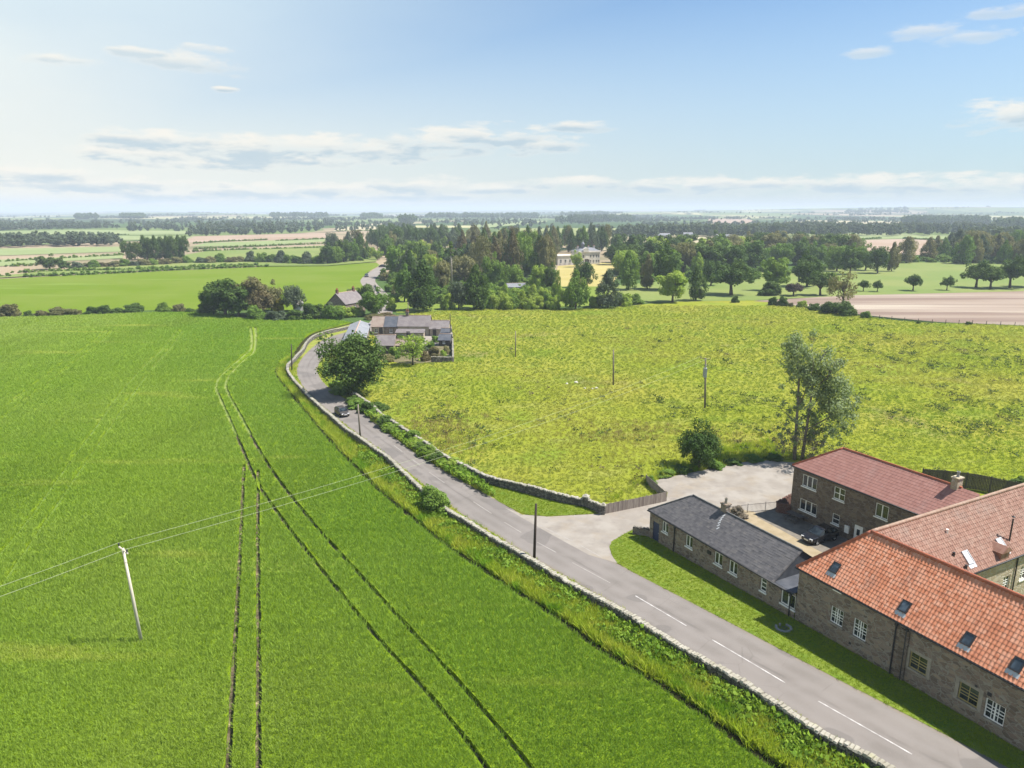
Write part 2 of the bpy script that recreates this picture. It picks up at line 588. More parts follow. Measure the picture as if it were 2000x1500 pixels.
def roadmat():
    m = bpy.data.materials.new('country_road')
    m.use_nodes = True
    t = NT(m.node_tree)
    pos = t.n('ShaderNodeNewGeometry').outputs['Position']
    at_ = t.n('ShaderNodeAttribute')
    at_.attribute_name = 'across'
    u = t.math('ADD', at_.outputs['Fac'], t.math('MULTIPLY', t.math('SUBTRACT', t.noise(pos, .35, 3), .5), .06))
    col = t.mix(t.ramp(t.noise(pos, .35, 5), .35, .65), (0.144, 0.128, 0.115), (0.172, 0.153, 0.139))
    track = t.math('POWER', t.math('ABSOLUTE', t.math('SINE', t.math('MULTIPLY', u, 6.283 * 2))), 3.0)
    col = t.mix(t.math('MULTIPLY', track, .35), col, (0.197, 0.178, 0.164))
    mid = t.math('MULTIPLY', t.ramp(t.math('ABSOLUTE', t.math('SUBTRACT', u, .5)), .035, .008), t.math('MULTIPLY', t.ramp(t.noise(pos, .18, 3), .42, .6), .6))
    col = t.mix(mid, col, (0.105, 0.094, 0.086))
    edge = t.ramp(t.math('ABSOLUTE', t.math('SUBTRACT', u, .5)), .425, .5)
    col = t.mix(t.math('MULTIPLY', edge, t.math('ADD', .25, t.math('MULTIPLY', t.noise(pos, 1.2, 4), .9))), col, (0.181, 0.151, 0.105))
    pt = t.math('MULTIPLY', t.ramp(t.noise(t.vmath('MULTIPLY', pos, (1, 1, 0)), .22, 2, .3), .60, .615), .55)
    col = t.mix(pt, col, (0.113, 0.102, 0.094))
    col = t.mix(t.math('MULTIPLY', t.ramp(t.noise(pos, 9, 4), .55, .8), .35), col, (0.218, 0.197, 0.181))
    vc = t.n('ShaderNodeTexVoronoi', feature='DISTANCE_TO_EDGE')
    t.put(vc.inputs['Vector'], t.vmath('ADD', pos, (0, 0, 0)))
    vc.inputs['Scale'].default_value = .45
    crack = t.math('MULTIPLY', t.ramp(vc.outputs[0], .02, .004), t.ramp(t.noise(pos, .25, 2), .5, .62))
    col = t.mix(t.math('MULTIPLY', crack, .22), col, (0.067, 0.059, 0.050))
    b = t.n('ShaderNodeBsdfPrincipled')
    t.put(b.inputs['Base Color'], col)
    b.inputs['Roughness'].default_value = .9
    b.inputs['Specular IOR Level'].default_value = .25
    bp = t.n('ShaderNodeBump')
    bp.inputs['Distance'].default_value = .008
    bp.inputs['Strength'].default_value = .4
    t.put(bp.inputs['Height'], t.noise(pos, 40, 4))
    t.t.links.new(bp.outputs[0], b.inputs['Normal'])
    o = t.n('ShaderNodeOutputMaterial')
    t.t.links.new(b.outputs[0], o.inputs[0])
    return m


M['road'] = roadmat()
M['patch'] = mat('asphalt_repair', (.15, .142, .138), (.19, .18, .172), 2.5, rough=.9)
M['gravel'] = mat('pale_gravel', (0.210, 0.185, 0.158), (0.259, 0.234, 0.203), .5, rough=.95, bump=(30, .6, .02), extra=[((.17, .15, .132), .9, .52, .72, None, .6), ((.22, .175, .12), .35, .52, .7, None, .5)])
M['gravel_yard'] = mat('golden_gravel', (0.239, 0.189, 0.113), (0.279, 0.225, 0.146), 1.2, rough=.95, bump=(30, .6, .02))
M['roughgarden'] = mat('rough_garden', (.10, .105, .045), (.16, .13, .085), .8, rough=.95, spec=0, bump=(4, .8, .1))
M['yard'] = mat('shade_toned_paving', (.12, .105, .085), (.16, .14, .115), 1.5, rough=.95)  # dark paving whose tone also holds the house's shade
M['faintline'] = mat('worn_paint', (.28, .26, .24), (.23, .205, .185), 1.5, rough=.8)
M['whiteline'] = mat('road_paint', (.46, .44, .42), (.27, .25, .235), 2.0, rough=.7)
M['plough'] = mat('bare_ploughed_soil', (0.214, 0.160, 0.119), (0.264, 0.208, 0.162), .05, rough=.95, stretch=(.18, 1, 1),
                  extra=[((.36, .31, .24), .06, .5, .7, (.1, 1, 1), .8), ((.155, .105, .08), .10, .48, .62, (.05, 1, 1), .85)])
M['stubble'] = mat('pale_stubble', (.30, .26, .15), (.36, .31, .19), .02, rough=.95)
M['pasture2'] = mat('far_pasture', (.12, .165, .03), (.16, .185, .045), .02, rough=.95)
M['palegreen'] = mat('pale_green_field', (.17, .21, .075), (.21, .24, .10), .008, rough=.95)
M['brownfield'] = mat('brown_field', (.26, .18, .12), (.30, .22, .16), .01, rough=.95)
M['drygrass'] = mat('dry_lawn', (.30, .25, .075), (.35, .29, .11), .05, rough=.95)

M['drystone'] = stonemat('dry_stone', [(.10, .09, .075), (.16, .145, .12), (.22, .20, .165), (.13, .12, .105), (.28, .255, .21), (.18, .165, .14)], (.03, .028, .025), (3.4, 3.4, 6.5), .05)
M['cope'] = mat('cope_stone', (0.246, 0.226, 0.176), (0.328, 0.307, 0.254), 1.7, rough=.9, bump=(10, .6, .04), extra=[((.24, .22, .18), 3.5, .55, .7, None, .7), ((.33, .32, .16), 1.1, .56, .72, None, .4)])
M['rubble'] = stonemat('brown_rubble', [(0.164, 0.123, 0.088), (0.234, 0.180, 0.131), (0.195, 0.158, 0.128), (0.312, 0.247, 0.178), (0.133, 0.105, 0.083), (0.265, 0.210, 0.164), (0.218, 0.158, 0.121)], (0.250, 0.225, 0.188), (2.4, 2.4, 4.6))
M['rubble2'] = stonemat('dark_rubble', [(0.119, 0.089, 0.064), (0.168, 0.128, 0.090), (0.140, 0.115, 0.090), (0.211, 0.165, 0.115), (0.105, 0.081, 0.064)], (0.175, 0.150, 0.125), (2.2, 2.2, 4.4))
M['cream_stone'] = stonemat('cream_stone', [(.38, .31, .21), (.45, .38, .27), (.34, .28, .20), (.48, .42, .31), (.40, .32, .22)], (.42, .38, .31), (2.0, 2.0, 3.4))
M['quoin'] = mat('dressed_stone', (.22, .195, .155), (.29, .26, .21), 2.0, rough=.9)
M['pantile'] = tilemat('orange_pantile', [(0.475, 0.178, 0.095), (0.532, 0.219, 0.123), (0.570, 0.275, 0.174), (0.503, 0.193, 0.101), (0.427, 0.153, 0.078)], (4.0, 4.4, 0), (0.300, 0.145, 0.100))
M['pantile_old'] = tilemat('weathered_pantile', [(0.200, 0.102, 0.071), (0.242, 0.135, 0.098), (0.184, 0.094, 0.066), (0.268, 0.163, 0.121), (0.218, 0.110, 0.078)], (4.4, 4.0, 0), (0.211, 0.159, 0.130))
M['pantile_red'] = tilemat('red_concrete_tile', [(0.260, 0.121, 0.096), (0.287, 0.140, 0.114), (0.239, 0.110, 0.089), (0.308, 0.155, 0.127)], (3.3, 3.7, 0), (0.260, 0.160, 0.140), .7)
M['slate'] = tilemat('grey_slate', [(0.061, 0.059, 0.063), (0.083, 0.079, 0.083), (0.101, 0.095, 0.097), (0.072, 0.069, 0.073), (0.119, 0.109, 0.106)], (3.3, 5.5, 0), (0.144, 0.135, 0.130), 1.6)
M['ridge'] = mat('ridge_clay', (.40, .12, .06), (.30, .10, .06), 2.5, rough=.8)
M['ridge_pale'] = mat('ridge_pale', (.46, .33, .25), (.38, .25, .18), 2.5, rough=.85)
M['ridge_slate'] = mat('ridge_grey', (.10, .10, .105), (.15, .148, .145), 2.5, rough=.8)
M['lead'] = mat('lead_sheet', (.045, .05, .062), (.07, .075, .088), 1.5, rough=.6)
M['whiteframe'] = mat('white_frame', (.74, .73, .70), (.66, .65, .62), 3, rough=.5)
M['yellowframe'] = mat('mustard_frame', (.33, .27, .10), (.27, .22, .085), 3, rough=.6)
M['blackmetal'] = mat('black_metal', (.018, .018, .02), (.03, .03, .032), 6, rough=.5)
M['bluedoor'] = mat('navy_paint', (.028, .038, .085), (.04, .05, .10), 5, rough=.5)
M['glass'] = glassmat('window_glass', (.012, .016, .018))
M['skyglass'] = glassmat('skylight_glass', (.03, .04, .05), .12)
M['paleglass'] = mat('pale_glass', (.42, .44, .46), (.52, .53, .53), .9, rough=.12, spec=.6)
M['woodgrey'] = mat('weathered_timber', (.20, .165, .14), (.28, .24, .205), 2.2, rough=.9, stretch=(5, 5, .6), extra=[((.13, .10, .085), 1.5, .52, .6, (3, 3, .1), .7)])
M['wooddark'] = mat('dark_timber', (.055, .047, .042), (.085, .074, .066), 2, rough=.9, stretch=(5, 5, .5))
M['polewood'] = mat('pole_timber', (.15, .125, .10), (.21, .18, .145), 2, rough=.9, stretch=(4, 4, .4))
M['poledark'] = mat('creosoted_timber', (.035, .025, .02), (.055, .04, .03), 2, rough=.85, stretch=(4, 4, .4))
M['polepale'] = mat('sunbleached_timber', (.47, .42, .33), (.54, .49, .40), 2, rough=.9, stretch=(4, 4, .4))
M['wire'] = mat('bare_wire', (.30, .33, .20), (.36, .38, .25), 1, rough=.5)
M['greysteel'] = mat('grey_steel', (.42, .43, .44), (.34, .35, .36), 4, rough=.5)
M['brick'] = stonemat('red_brick', [(.16, .07, .05), (.20, .09, .065), (.13, .06, .045)], (.18, .15, .13), (4.4, 4.4, 12))
M['concrete'] = mat('concrete', (0.216, 0.222, 0.210), (0.276, 0.276, 0.258), 6, rough=.9, bump=(20, .5, .02))
M['whitewash'] = mat('pale_render', (0.384, 0.360, 0.335), (0.322, 0.298, 0.273), .8, rough=.9)
M['mansion'] = mat('white_stone', (.64, .60, .55), (.56, .52, .47), .5, rough=.9)
M['greyroof'] = mat('pale_sheet_roof', (0.208, 0.213, 0.229), (0.172, 0.179, 0.195), .5, rough=.7, extra=[((.36, .36, .38), 1.5, .58, .7, None, .5)])
M['pinkroof'] = mat('faded_tile_roof', (0.194, 0.172, 0.166), (0.155, 0.134, 0.134), .8, rough=.9, bump=(9, .6, .05))
M['buffroof'] = mat('buff_tile_roof', (0.260, 0.211, 0.174), (0.223, 0.167, 0.136), .8, rough=.9, bump=(9, .6, .05))
M['darkslate'] = mat('dark_slate_roof', (.06, .068, .085), (.09, .095, .11), 1.0, rough=.7)
M['carpaint'] = mat('grey_car_paint', (.13, .115, .11), None, rough=.28, metal=.6, spec=.5)
M['carblack'] = mat('black_car_paint', (.012, .012, .014), None, rough=.2, spec=.6)
M['rubber'] = mat('rubber', (.015, .015, .015), None, rough=.9)
M['lamp'] = mat('headlamp_lens', (.7, .7, .7), None, rough=.1, spec=.7)
M['bark'] = mat('bark', (.075, .06, .045), (.12, .10, .08), 2.5, rough=.95, coords='obj', bump=(8, .8, .05))
M['barkmid'] = mat('grey_bark', (.13, .11, .09), (.19, .165, .135), 2.5, rough=.95)
M['barkpale'] = mat('pale_bark', (.24, .20, .16), (.32, .275, .225), 2.5, rough=.95)
M['stonepale'] = mat('pale_boulder', (.5, .48, .42), (.42, .4, .34), 3, rough=.9)

M['t_crop'] = leafmat('crop_blade', (.205, .315, .032), (.245, .345, .042), (.315, .375, .095), .03, .10, .4, (.012, .42, .78), streak=(.40, .43, .09))
M['t_mead'] = leafmat('pasture_blade', (.218, .285, .036), (.272, .305, .058), (.320, .305, .075), .035, .10, .4, (.030, .44, .68))
M['t_seed'] = leafmat('seeding_blade', (.22, .165, .075), (.27, .22, .085), None, .2, .6, .3)
M['t_dock'] = leafmat('dark_weed', (.045, .085, .016), (.09, .115, .04), (.15, .115, .06), .2, .5, .25)
M['t_lawn'] = leafmat('lawn_blade', (.18, .26, .012), (.25, .30, .03), None, .8, .4, .35)
M['t_verge'] = leafmat('verge_blade', (.25, .36, .02), (.42, .42, .07), (.16, .29, .02), .35, .45, .35, (.3, .5, .65))
M['t_weed'] = leafmat('verge_leaf', (0.094, 0.188, 0.018), (0.200, 0.288, 0.031), None, .4, .5, .3)
M['l_dark'] = leafmat('dark_leaf', (0.050, 0.095, 0.021), (0.097, 0.149, 0.029), None, .25, .5, .25)
M['l_mid'] = leafmat('mid_leaf', (0.103, 0.185, 0.031), (0.180, 0.258, 0.046), None, .2, .5, .3)
M['l_light'] = leafmat('bright_leaf', (0.196, 0.298, 0.045), (0.322, 0.380, 0.071), None, .2, .5, .35)
M['l_olive'] = leafmat('olive_leaf', (0.165, 0.164, 0.072), (0.232, 0.216, 0.095), None, .2, .5, .3)
M['l_brown'] = leafmat('brown_leaf', (0.159, 0.125, 0.064), (0.129, 0.137, 0.050), None, .15, .5, .25)
M['l_yellow'] = leafmat('yellow_blossom', (.42, .33, .02), (.30, .28, .03), None, .3, .5, .3)
M['l_purple'] = leafmat('purple_leaf', (0.063, 0.042, 0.042), (0.084, 0.070, 0.049), None, .2, .5, .2)
M['l_grey'] = leafmat('grey_leaf', (0.081, 0.115, 0.068), (0.115, 0.142, 0.081), None, .2, .5, .3)
M['l_poplar'] = leafmat('poplar_leaf', (0.178, 0.230, 0.111), (0.272, 0.315, 0.170), None, .3, .5, .35)
M['l_twig'] = leafmat('dry_twig', (.15, .125, .095), (.20, .17, .13), None, .3, .5, .1)

# ---------------------------------------------------------------- ground sheets
YR = np.concatenate([np.arange(-60, 26, 2.0), np.arange(26, 76, .5), np.arange(76, 240, 4.0), np.arange(240, 1000, 40.0), np.arange(1000, 2600, 200.0)])


def hills(X, Y):
    f = np.clip((Y - 2400) / 2600, 0, 1)
    f = f * f * (3 - 2 * f)
    h = 12 * np.sin(X / 900 + 1.3) * np.sin(Y / 1300 + .4) + 9 * np.sin(X / 410 + Y / 700) + 6 * np.sin(X / 1900 - Y / 2100 + 2)
    right = np.clip((X + 600) / 3500, -.6, 1)
    return f * (h + 6 + 20 * right)


def ground():
    ys = np.concatenate([YR, np.linspace(2600, 15500, 90)])
    xs = np.linspace(-1, 1, 121)
    V, F = [], []
    for y in ys:
        hw = 700 + max(0, y) * 1.25
        x = xs * hw
        z = zg(y) + hills(x, np.full_like(x, y))
        V.append(np.stack([x, np.full_like(x, y), z], 1))
    n = len(xs)
    for j in range(len(ys) - 1):
        i = np.arange(n - 1) + j * n
        F.append(np.stack([i, i + 1, i + n + 1, i + n], 1))
    o = link(bpy.data.objects.new('ground', np_mesh('ground', np.concatenate(V), np.concatenate(F), M['far'], True)))
    tag(o, kind='structure')


ground()


def row_spans(polys, y):
    xs = []
    for p in polys:
        n = len(p)
        for i in range(n):
            (x0, y0), (x1, y1) = p[i], p[(i + 1) % n]
            if (y0 <= y) != (y1 <= y):
                xs.append(x0 + (y - y0) / (y1 - y0) * (x1 - x0))
    return sorted(xs)


def sheet(name, polys, dz, m, step=None, skirt=0.0, kind='structure', parent=None):
    """drape polygons (even-odd, so inner ones are holes) over the ground"""
    ys = set()
    for p in polys:
        ys.update(float(q[1]) for q in p)
    lo, hi = min(ys), max(ys)
    base = [float(y) for y in YR if lo < y < hi]
    if step:
        base += list(np.arange(lo, min(hi, 140), step))
    ys = sorted(ys | set(base))
    yy = [ys[0]]
    for y in ys[1:]:
        if y - yy[-1] > 1e-3:
            yy.append(y)
    mb = MB()
    for y0, y1 in zip(yy, yy[1:]):
        e = min(1e-4, (y1 - y0) * .05)
        a = row_spans(polys, y0 + e)
        b = row_spans(polys, y1 - e)
        if len(a) != len(b):
            a = b = row_spans(polys, (y0 + y1) / 2)
        z0, z1 = float(zg(y0)) + dz, float(zg(y1)) + dz
        for k in range(0, len(a) - 1, 2):
            mb.quad((a[k], y0, z0), (a[k + 1], y0, z0), (b[k + 1], y1, z1), (b[k], y1, z1))
        if skirt:
            for k in range(len(a)):
                mb.quad((a[k], y0, z0 - skirt), (b[k], y1, z1 - skirt), (b[k], y1, z1), (a[k], y0, z0))
    o = mb.build(name, m, parent)
    if kind:
        tag(o, kind=kind)
    return o


def G(pts):
    return [tuple(at(x, y)[:2]) for x, y in pts]


def smooth(pts, n=6):
    """Catmull-Rom through points"""
    p = [np.array(q[:2], float) for q in pts]
    p = [2 * p[0] - p[1]] + p + [2 * p[-1] - p[-2]]
    out = []
    for i in range(1, len(p) - 2):
        for k in range(n):
            t = k / n
            out.append(.5 * (2 * p[i] + (p[i + 1] - p[i - 1]) * t + (2 * p[i - 1] - 5 * p[i] + 4 * p[i + 1] - p[i + 2]) * t * t + (3 * p[i] - p[i - 1] - 3 * p[i + 1] + p[i + 2]) * t ** 3))
    out.append(p[-2])
    return out


def offset(line, d):
    """offset polyline to its left by d (array or number)"""
    L = np.array(line)
    t = np.gradient(L, axis=0)
    t /= np.linalg.norm(t, axis=1)[:, None]
    nrm = np.stack([-t[:, 1], t[:, 0]], 1)
    return L + nrm * (np.asarray(d)[..., None] if hasattr(d, '__len__') else d)


def ribbon(line, w, side=0.0):
    a = offset(line, side + w / 2)
    b = offset(line, side - w / 2)
    return [tuple(q) for q in a] + [tuple(q) for q in b[::-1]]


def resample(line, step):
    L = np.array(line)
    d = np.concatenate([[0], np.cumsum(np.linalg.norm(np.diff(L, axis=0), axis=1))])
    n = max(2, int(d[-1] / step))
    s = np.linspace(0, d[-1], n)
    return np.stack([np.interp(s, d, L[:, 0]), np.interp(s, d, L[:, 1])], 1)


def inside(poly, pts):
    P = np.asarray(poly, float)
    x, y = pts[:, 0], pts[:, 1]
    r = np.zeros(len(pts), bool)
    for i in range(len(P)):
        x0, y0 = P[i]
        x1, y1 = P[(i + 1) % len(P)]
        c = (y0 <= y) != (y1 <= y)
        with np.errstate(divide='ignore', invalid='ignore'):
            xx = x0 + (y - y0) / (y1 - y0) * (x1 - x0)
        r ^= c & (x < xx)
    return r


# measured lines (photo pixels -> ground)
road_left = smooth(G([(1985, 1650), (1850, 1565), (1682, 1478), (1610, 1431), (1520, 1377), (1400, 1307), (1310, 1251), (1172, 1166), (1050, 1096), (965, 1043), (894, 999), (825, 945), (750, 885), (700, 849), (660, 819), (636, 800), (610, 777), (595, 760), (584, 742), (580, 722), (590, 700), (614, 676), (640, 660), (690, 645)]))
road_right = smooth(G([(2250, 1650), (2080, 1560), (1908, 1468), (1770, 1396), (1655, 1337), (1540, 1277), (1400, 1203), (1310, 1156), (1235, 1117), (1130, 1062), (1005, 998), (960, 972), (891, 933), (825, 894), (770, 855), (742, 832), (720, 814), (692, 794), (664, 772), (640, 756), (625, 738), (620, 720), (630, 700), (650, 682), (676, 668), (715, 655)]))
wall_line = smooth(G([(1790, 1565), (1694, 1503), (1610, 1459), (1556, 1424), (1490, 1380), (1430, 1344), (1370, 1308), (1280, 1252), (1220, 1216), (1160, 1183), (1100, 1147), (1040, 1112), (980, 1074), (920, 1038), (866, 1003), (819, 964), (789, 934), (750, 899), (700, 864), (668, 840), (640, 815), (614, 792), (598, 776), (580, 756), (566, 738), (562, 722), (574, 708), (592, 688), (602, 671), (624, 657), (660, 648), (687, 642)]))
crop_edge = smooth(G([(1640, 1570), (1526, 1500), (1460, 1457), (1370, 1390), (1292, 1337), (1190, 1277), (1100, 1212), (1040, 1173), (980, 1134), (920, 1095), (860, 1052), (800, 1004), (750, 962), (700, 913), (650, 862), (600, 803), (562, 757), (545, 733), (552, 712), (580, 690), (592, 672), (615, 652), (655, 641), (690, 632)]))

# road surface
road_poly = [tuple(q) for q in road_left] + [tuple(q) for q in road_right[::-1]]


def road_mesh():
    """road surface with an across-the-road coordinate for wheel tracks and crumbling edges"""
    n = 420
    A, B = resample(road_left, .25), resample(road_right, .25)
    f = np.linspace(0, 1, n)
    A = np.stack([np.interp(f, np.linspace(0, 1, len(A)), A[:, k]) for k in (0, 1)], 1)
    B = np.array(resample(road_right, .25))
    # match each left point with the nearest right point, monotonically
    idx, j = [], 0
    for a in A:
        d = np.hypot(*(B[j:j + 200] - a).T)
        j += int(np.argmin(d))
        idx.append(j)
    k = np.convolve(np.pad(np.array(idx, float), 6, 'edge'), np.ones(13) / 13, 'valid')
    B = np.stack([np.interp(k, np.arange(len(B)), B[:, c]) for c in (0, 1)], 1)
    U_ = np.linspace(0, 1, 17)
    V, W = [], []
    r = np.random.default_rng(8)
    e0, e1 = r.normal(scale=.05, size=n), r.normal(scale=.05, size=n)
    for i in range(n):
        w = np.hypot(*(B[i] - A[i]))
        for u in U_:
            uu = u + (e0[i] / w if u == 0 else 0) + (e1[i] / w if u == 1 else 0)
            q = A[i] + (B[i] - A[i]) * uu
            V.append((q[0], q[1], float(zg(q[1])) + .055))
            W.append(u)
    m = len(U_)
    F = [(i * m + a, i * m + a + 1, (i + 1) * m + a + 1, (i + 1) * m + a) for i in range(n - 1) for a in range(m - 1)]
    me = np_mesh('road', np.array(V), np.array(F), M['road'], True)
    at_ = me.attributes.new('across', 'FLOAT', 'POINT')
    at_.data.foreach_set('value', np.array(W, np.float32))
    tag(link(bpy.data.objects.new('road', me)), kind='structure')


sheet('road_bed', [road_poly], .04, M['asphalt'], 1.0)
road_mesh()
far_road = [(752, 592), (735, 570), (722, 556), (719, 546), (731, 534), (757, 517)]
fr = smooth(G(far_road))
sheet('road_far', [ribbon(fr, 6.5)], .06, M['asphalt'])
fr2 = smooth(G([(715, 650), (735, 632), (752, 612), (752, 592)]))
sheet('lane', [ribbon(fr2, 4.5)], .06, M['asphalt'])
# driveway and yard
drive = G([(985, 992), (1020, 1006), (1070, 1010), (1160, 1005), (1178, 1004), (1240, 992), (1301, 980), (1304, 962), (1262, 944), (1300, 934), (1400, 914), (1455, 903), (1500, 900), (1560, 905), (1600, 925), (1640, 960), (1560, 1010), (1500, 1018), (1450, 1012), (1400, 1000), (1330, 1010), (1268, 1045), (1235, 1043), (1214, 1047), (1195, 1058), (1190, 1070), (1195, 1086), (1206, 1101), (1150, 1085)])
sheet('driveway', [drive], .062, M['gravel'], 1.0)

# left field, tramlines, crop
tram_a = smooth(G([(1120, 1640), (1030, 1500), (900, 1345), (800, 1235), (700, 1125), (590, 1000), (540, 935), (505, 880), (470, 815), (445, 770), (442, 750), (455, 728), (478, 705), (497, 688), (500, 660), (499, 641)]))
tram_b = smooth(G([(1020, 1640), (945, 1500), (830, 1355), (740, 1255), (650, 1145), (560, 1030), (505, 950), (478, 890), (452, 830), (432, 785), (423, 762), (428, 742), (448, 722), (475, 698), (490, 683), (492, 660), (489, 641)]))
tram_c = smooth(G([(440, 1640), (447, 1500), (458, 1300), (466, 1150), (472, 1030), (477, 912)]))
tram_d = smooth(G([(510, 1640), (506, 1500), (506, 1300), (505, 1150), (504, 1030), (505, 922)]))
tram_e = smooth(G([(-60, 1250), (35, 1105), (100, 1010), (150, 935), (205, 855), (262, 770), (300, 720), (335, 680), (357, 648)]))
tram_f = smooth(G([(-110, 1230), (0, 1090), (65, 1010), (125, 925), (180, 850), (240, 765), (285, 716), (322, 680), (348, 646)]))
tram_g = smooth(G([(-80, 880), (0, 824), (80, 762), (140, 715), (200, 668), (222, 648)]))
tram_h = smooth(G([(-110, 870), (0, 805), (70, 752), (130, 708), (190, 665), (212, 648)]))
field_far = G([(690, 632), (640, 626), (560, 629), (480, 625), (410, 612), (300, 612), (100, 620), (0, 622), (-200, 630)])
field_poly = [tuple(q) for q in crop_edge] + field_far + [(-170, 60), (-100, 20), (-40, 10), (10, 12)]
sheet('bare_shade_strip', [ribbon(crop_edge, 1.2, .35)], .028, M['shadesoil'], 1.0)  # soil strip with the shadow line beside the crop painted into its colour
sheet('field_soil', [[tuple(q) for q in offset(crop_edge, -.9)] + field_far + [(-170, 60), (-100, 20), (-40, 10), (10, 12)]], .02, M['soil'], 1.0)
trams = [(tram_a, .34), (tram_b, .34), (tram_c, .36), (tram_d, .36), (tram_e, .34), (tram_f, .34), (tram_g, .34), (tram_h, .34)]


def rag(line, w, grow=0.0, pad=0.0):
    """wheeling of uneven width"""
    L_ = np.array(line)
    k = np.arange(len(L_))
    ww = w * (1 + .22 * np.sin(k * .9 + w * 9) * np.sin(k * .37)) + pad + grow * np.clip(L_[:, 1] - 40, 0, 200)
    return ribbon(line, ww)


trams = [(resample(t_, .7), w_) for t_, w_ in trams]
tram_polys = [rag(t_, w_, .0014 if i > 1 else .0028) for i, (t_, w_) in enumerate(trams)]
for i, (t_, w_) in enumerate(trams):
    far_part = [q for q in t_ if i >= 4 or q[1] > 95]
    if len(far_part) > 3:
        sheet('wheeling', [rag(np.array(far_part), w_ + .1, .003)], .10 + .004 * i, M['flat_crop' if i >= 4 else 'flat_pale'], 1.0)
CANOPY = .34
crop_poly = [tuple(q) for q in offset(crop_edge, .75)] + field_far + [(-170, 60), (-100, 20), (-40, 10), (10, 12)]
sheet('crop_field', [crop_poly] + tram_polys, CANOPY, M['crop'], .4, skirt=CANOPY - .02)
upper = G([(-250, 626), (0, 617), (100, 615), (300, 606), (400, 605), (560, 606), (700, 600), (748, 590), (712, 552), (706, 545), (716, 533), (742, 518), (735, 513), (640, 516), (500, 522), (300, 530), (150, 537), (0, 545), (-250, 552)])
sheet('upper_field', [upper], .05, M['crop_far'])

# pasture
mead = [tuple(q) for q in road_right[:]]
mead_edge = smooth(G([(700, 660), (735, 640), (775, 618), (860, 607), (1000, 602), (1120, 603), (1200, 600), (1300, 591), (1450, 586), (1520, 592), (1600, 606), (1690, 619), (1800, 630), (1900, 633), (2000, 637), (2300, 650)]))
mead_poly = [tuple(q) for q in mead_edge] + [(150, 70), (90, 25), (35, 16)] + [tuple(q) for q in road_right[30:]]
sheet('pasture', [mead_poly], .022, M['meadow'], 2.0)
# lawn in front of the houses
lawn_poly = G([(1217, 1045), (1196, 1060), (1191, 1070), (1196, 1087), (1206, 1101), (1235, 1118), (1310, 1157), (1400, 1204), (1540, 1278), (1655, 1338), (1770, 1397), (1908, 1469), (2080, 1561), (2250, 1651), (2330, 1640), (2150, 1520), (2000, 1440), (1747, 1300), (1552, 1195), (1400, 1118), (1272, 1050), (1240, 1035)])
sheet('lawn', [lawn_poly], .072, M['lawn'], 1.0)
tri_poly = G([(935, 930), (970, 978), (1000, 994), (1028, 1006), (1070, 1009), (1160, 1004), (1172, 1000), (1145, 988), (1060, 968), (990, 945)])
sheet('grass_corner', [tri_poly], .074, M['lawn'], 1.0)
# verge between wall and crop, and between wall and road
vl = [tuple(q) for q in wall_line] + [tuple(q) for q in offset(crop_edge, -.15)[::-1]]
sheet('verge', [vl], .03, M['verge'], 1.0)
vr = [tuple(q) for q in road_left[:]] + [tuple(q) for q in wall_line[::-1]]
sheet('roadside_grass', [vr], .045, M['verge'], 1.0)

# courtyard
sheet('courtyard', [G([(1400, 990), (1470, 1000), (1600, 1060), (1700, 1100), (1640, 1120), (1590, 1100), (1520, 1060)])], .072, M['gravel_yard'], 1.0)
sheet('courtyard_shade_paving', [G([(1475, 1003), (1514, 994), (1560, 1006), (1720, 1075), (1700, 1110), (1650, 1104), (1586, 1070), (1525, 1036), (1480, 1012)])], .076, M['yard'], 1.0)  # dark paving drawn out to the shadow edge, standing in for the house's shade

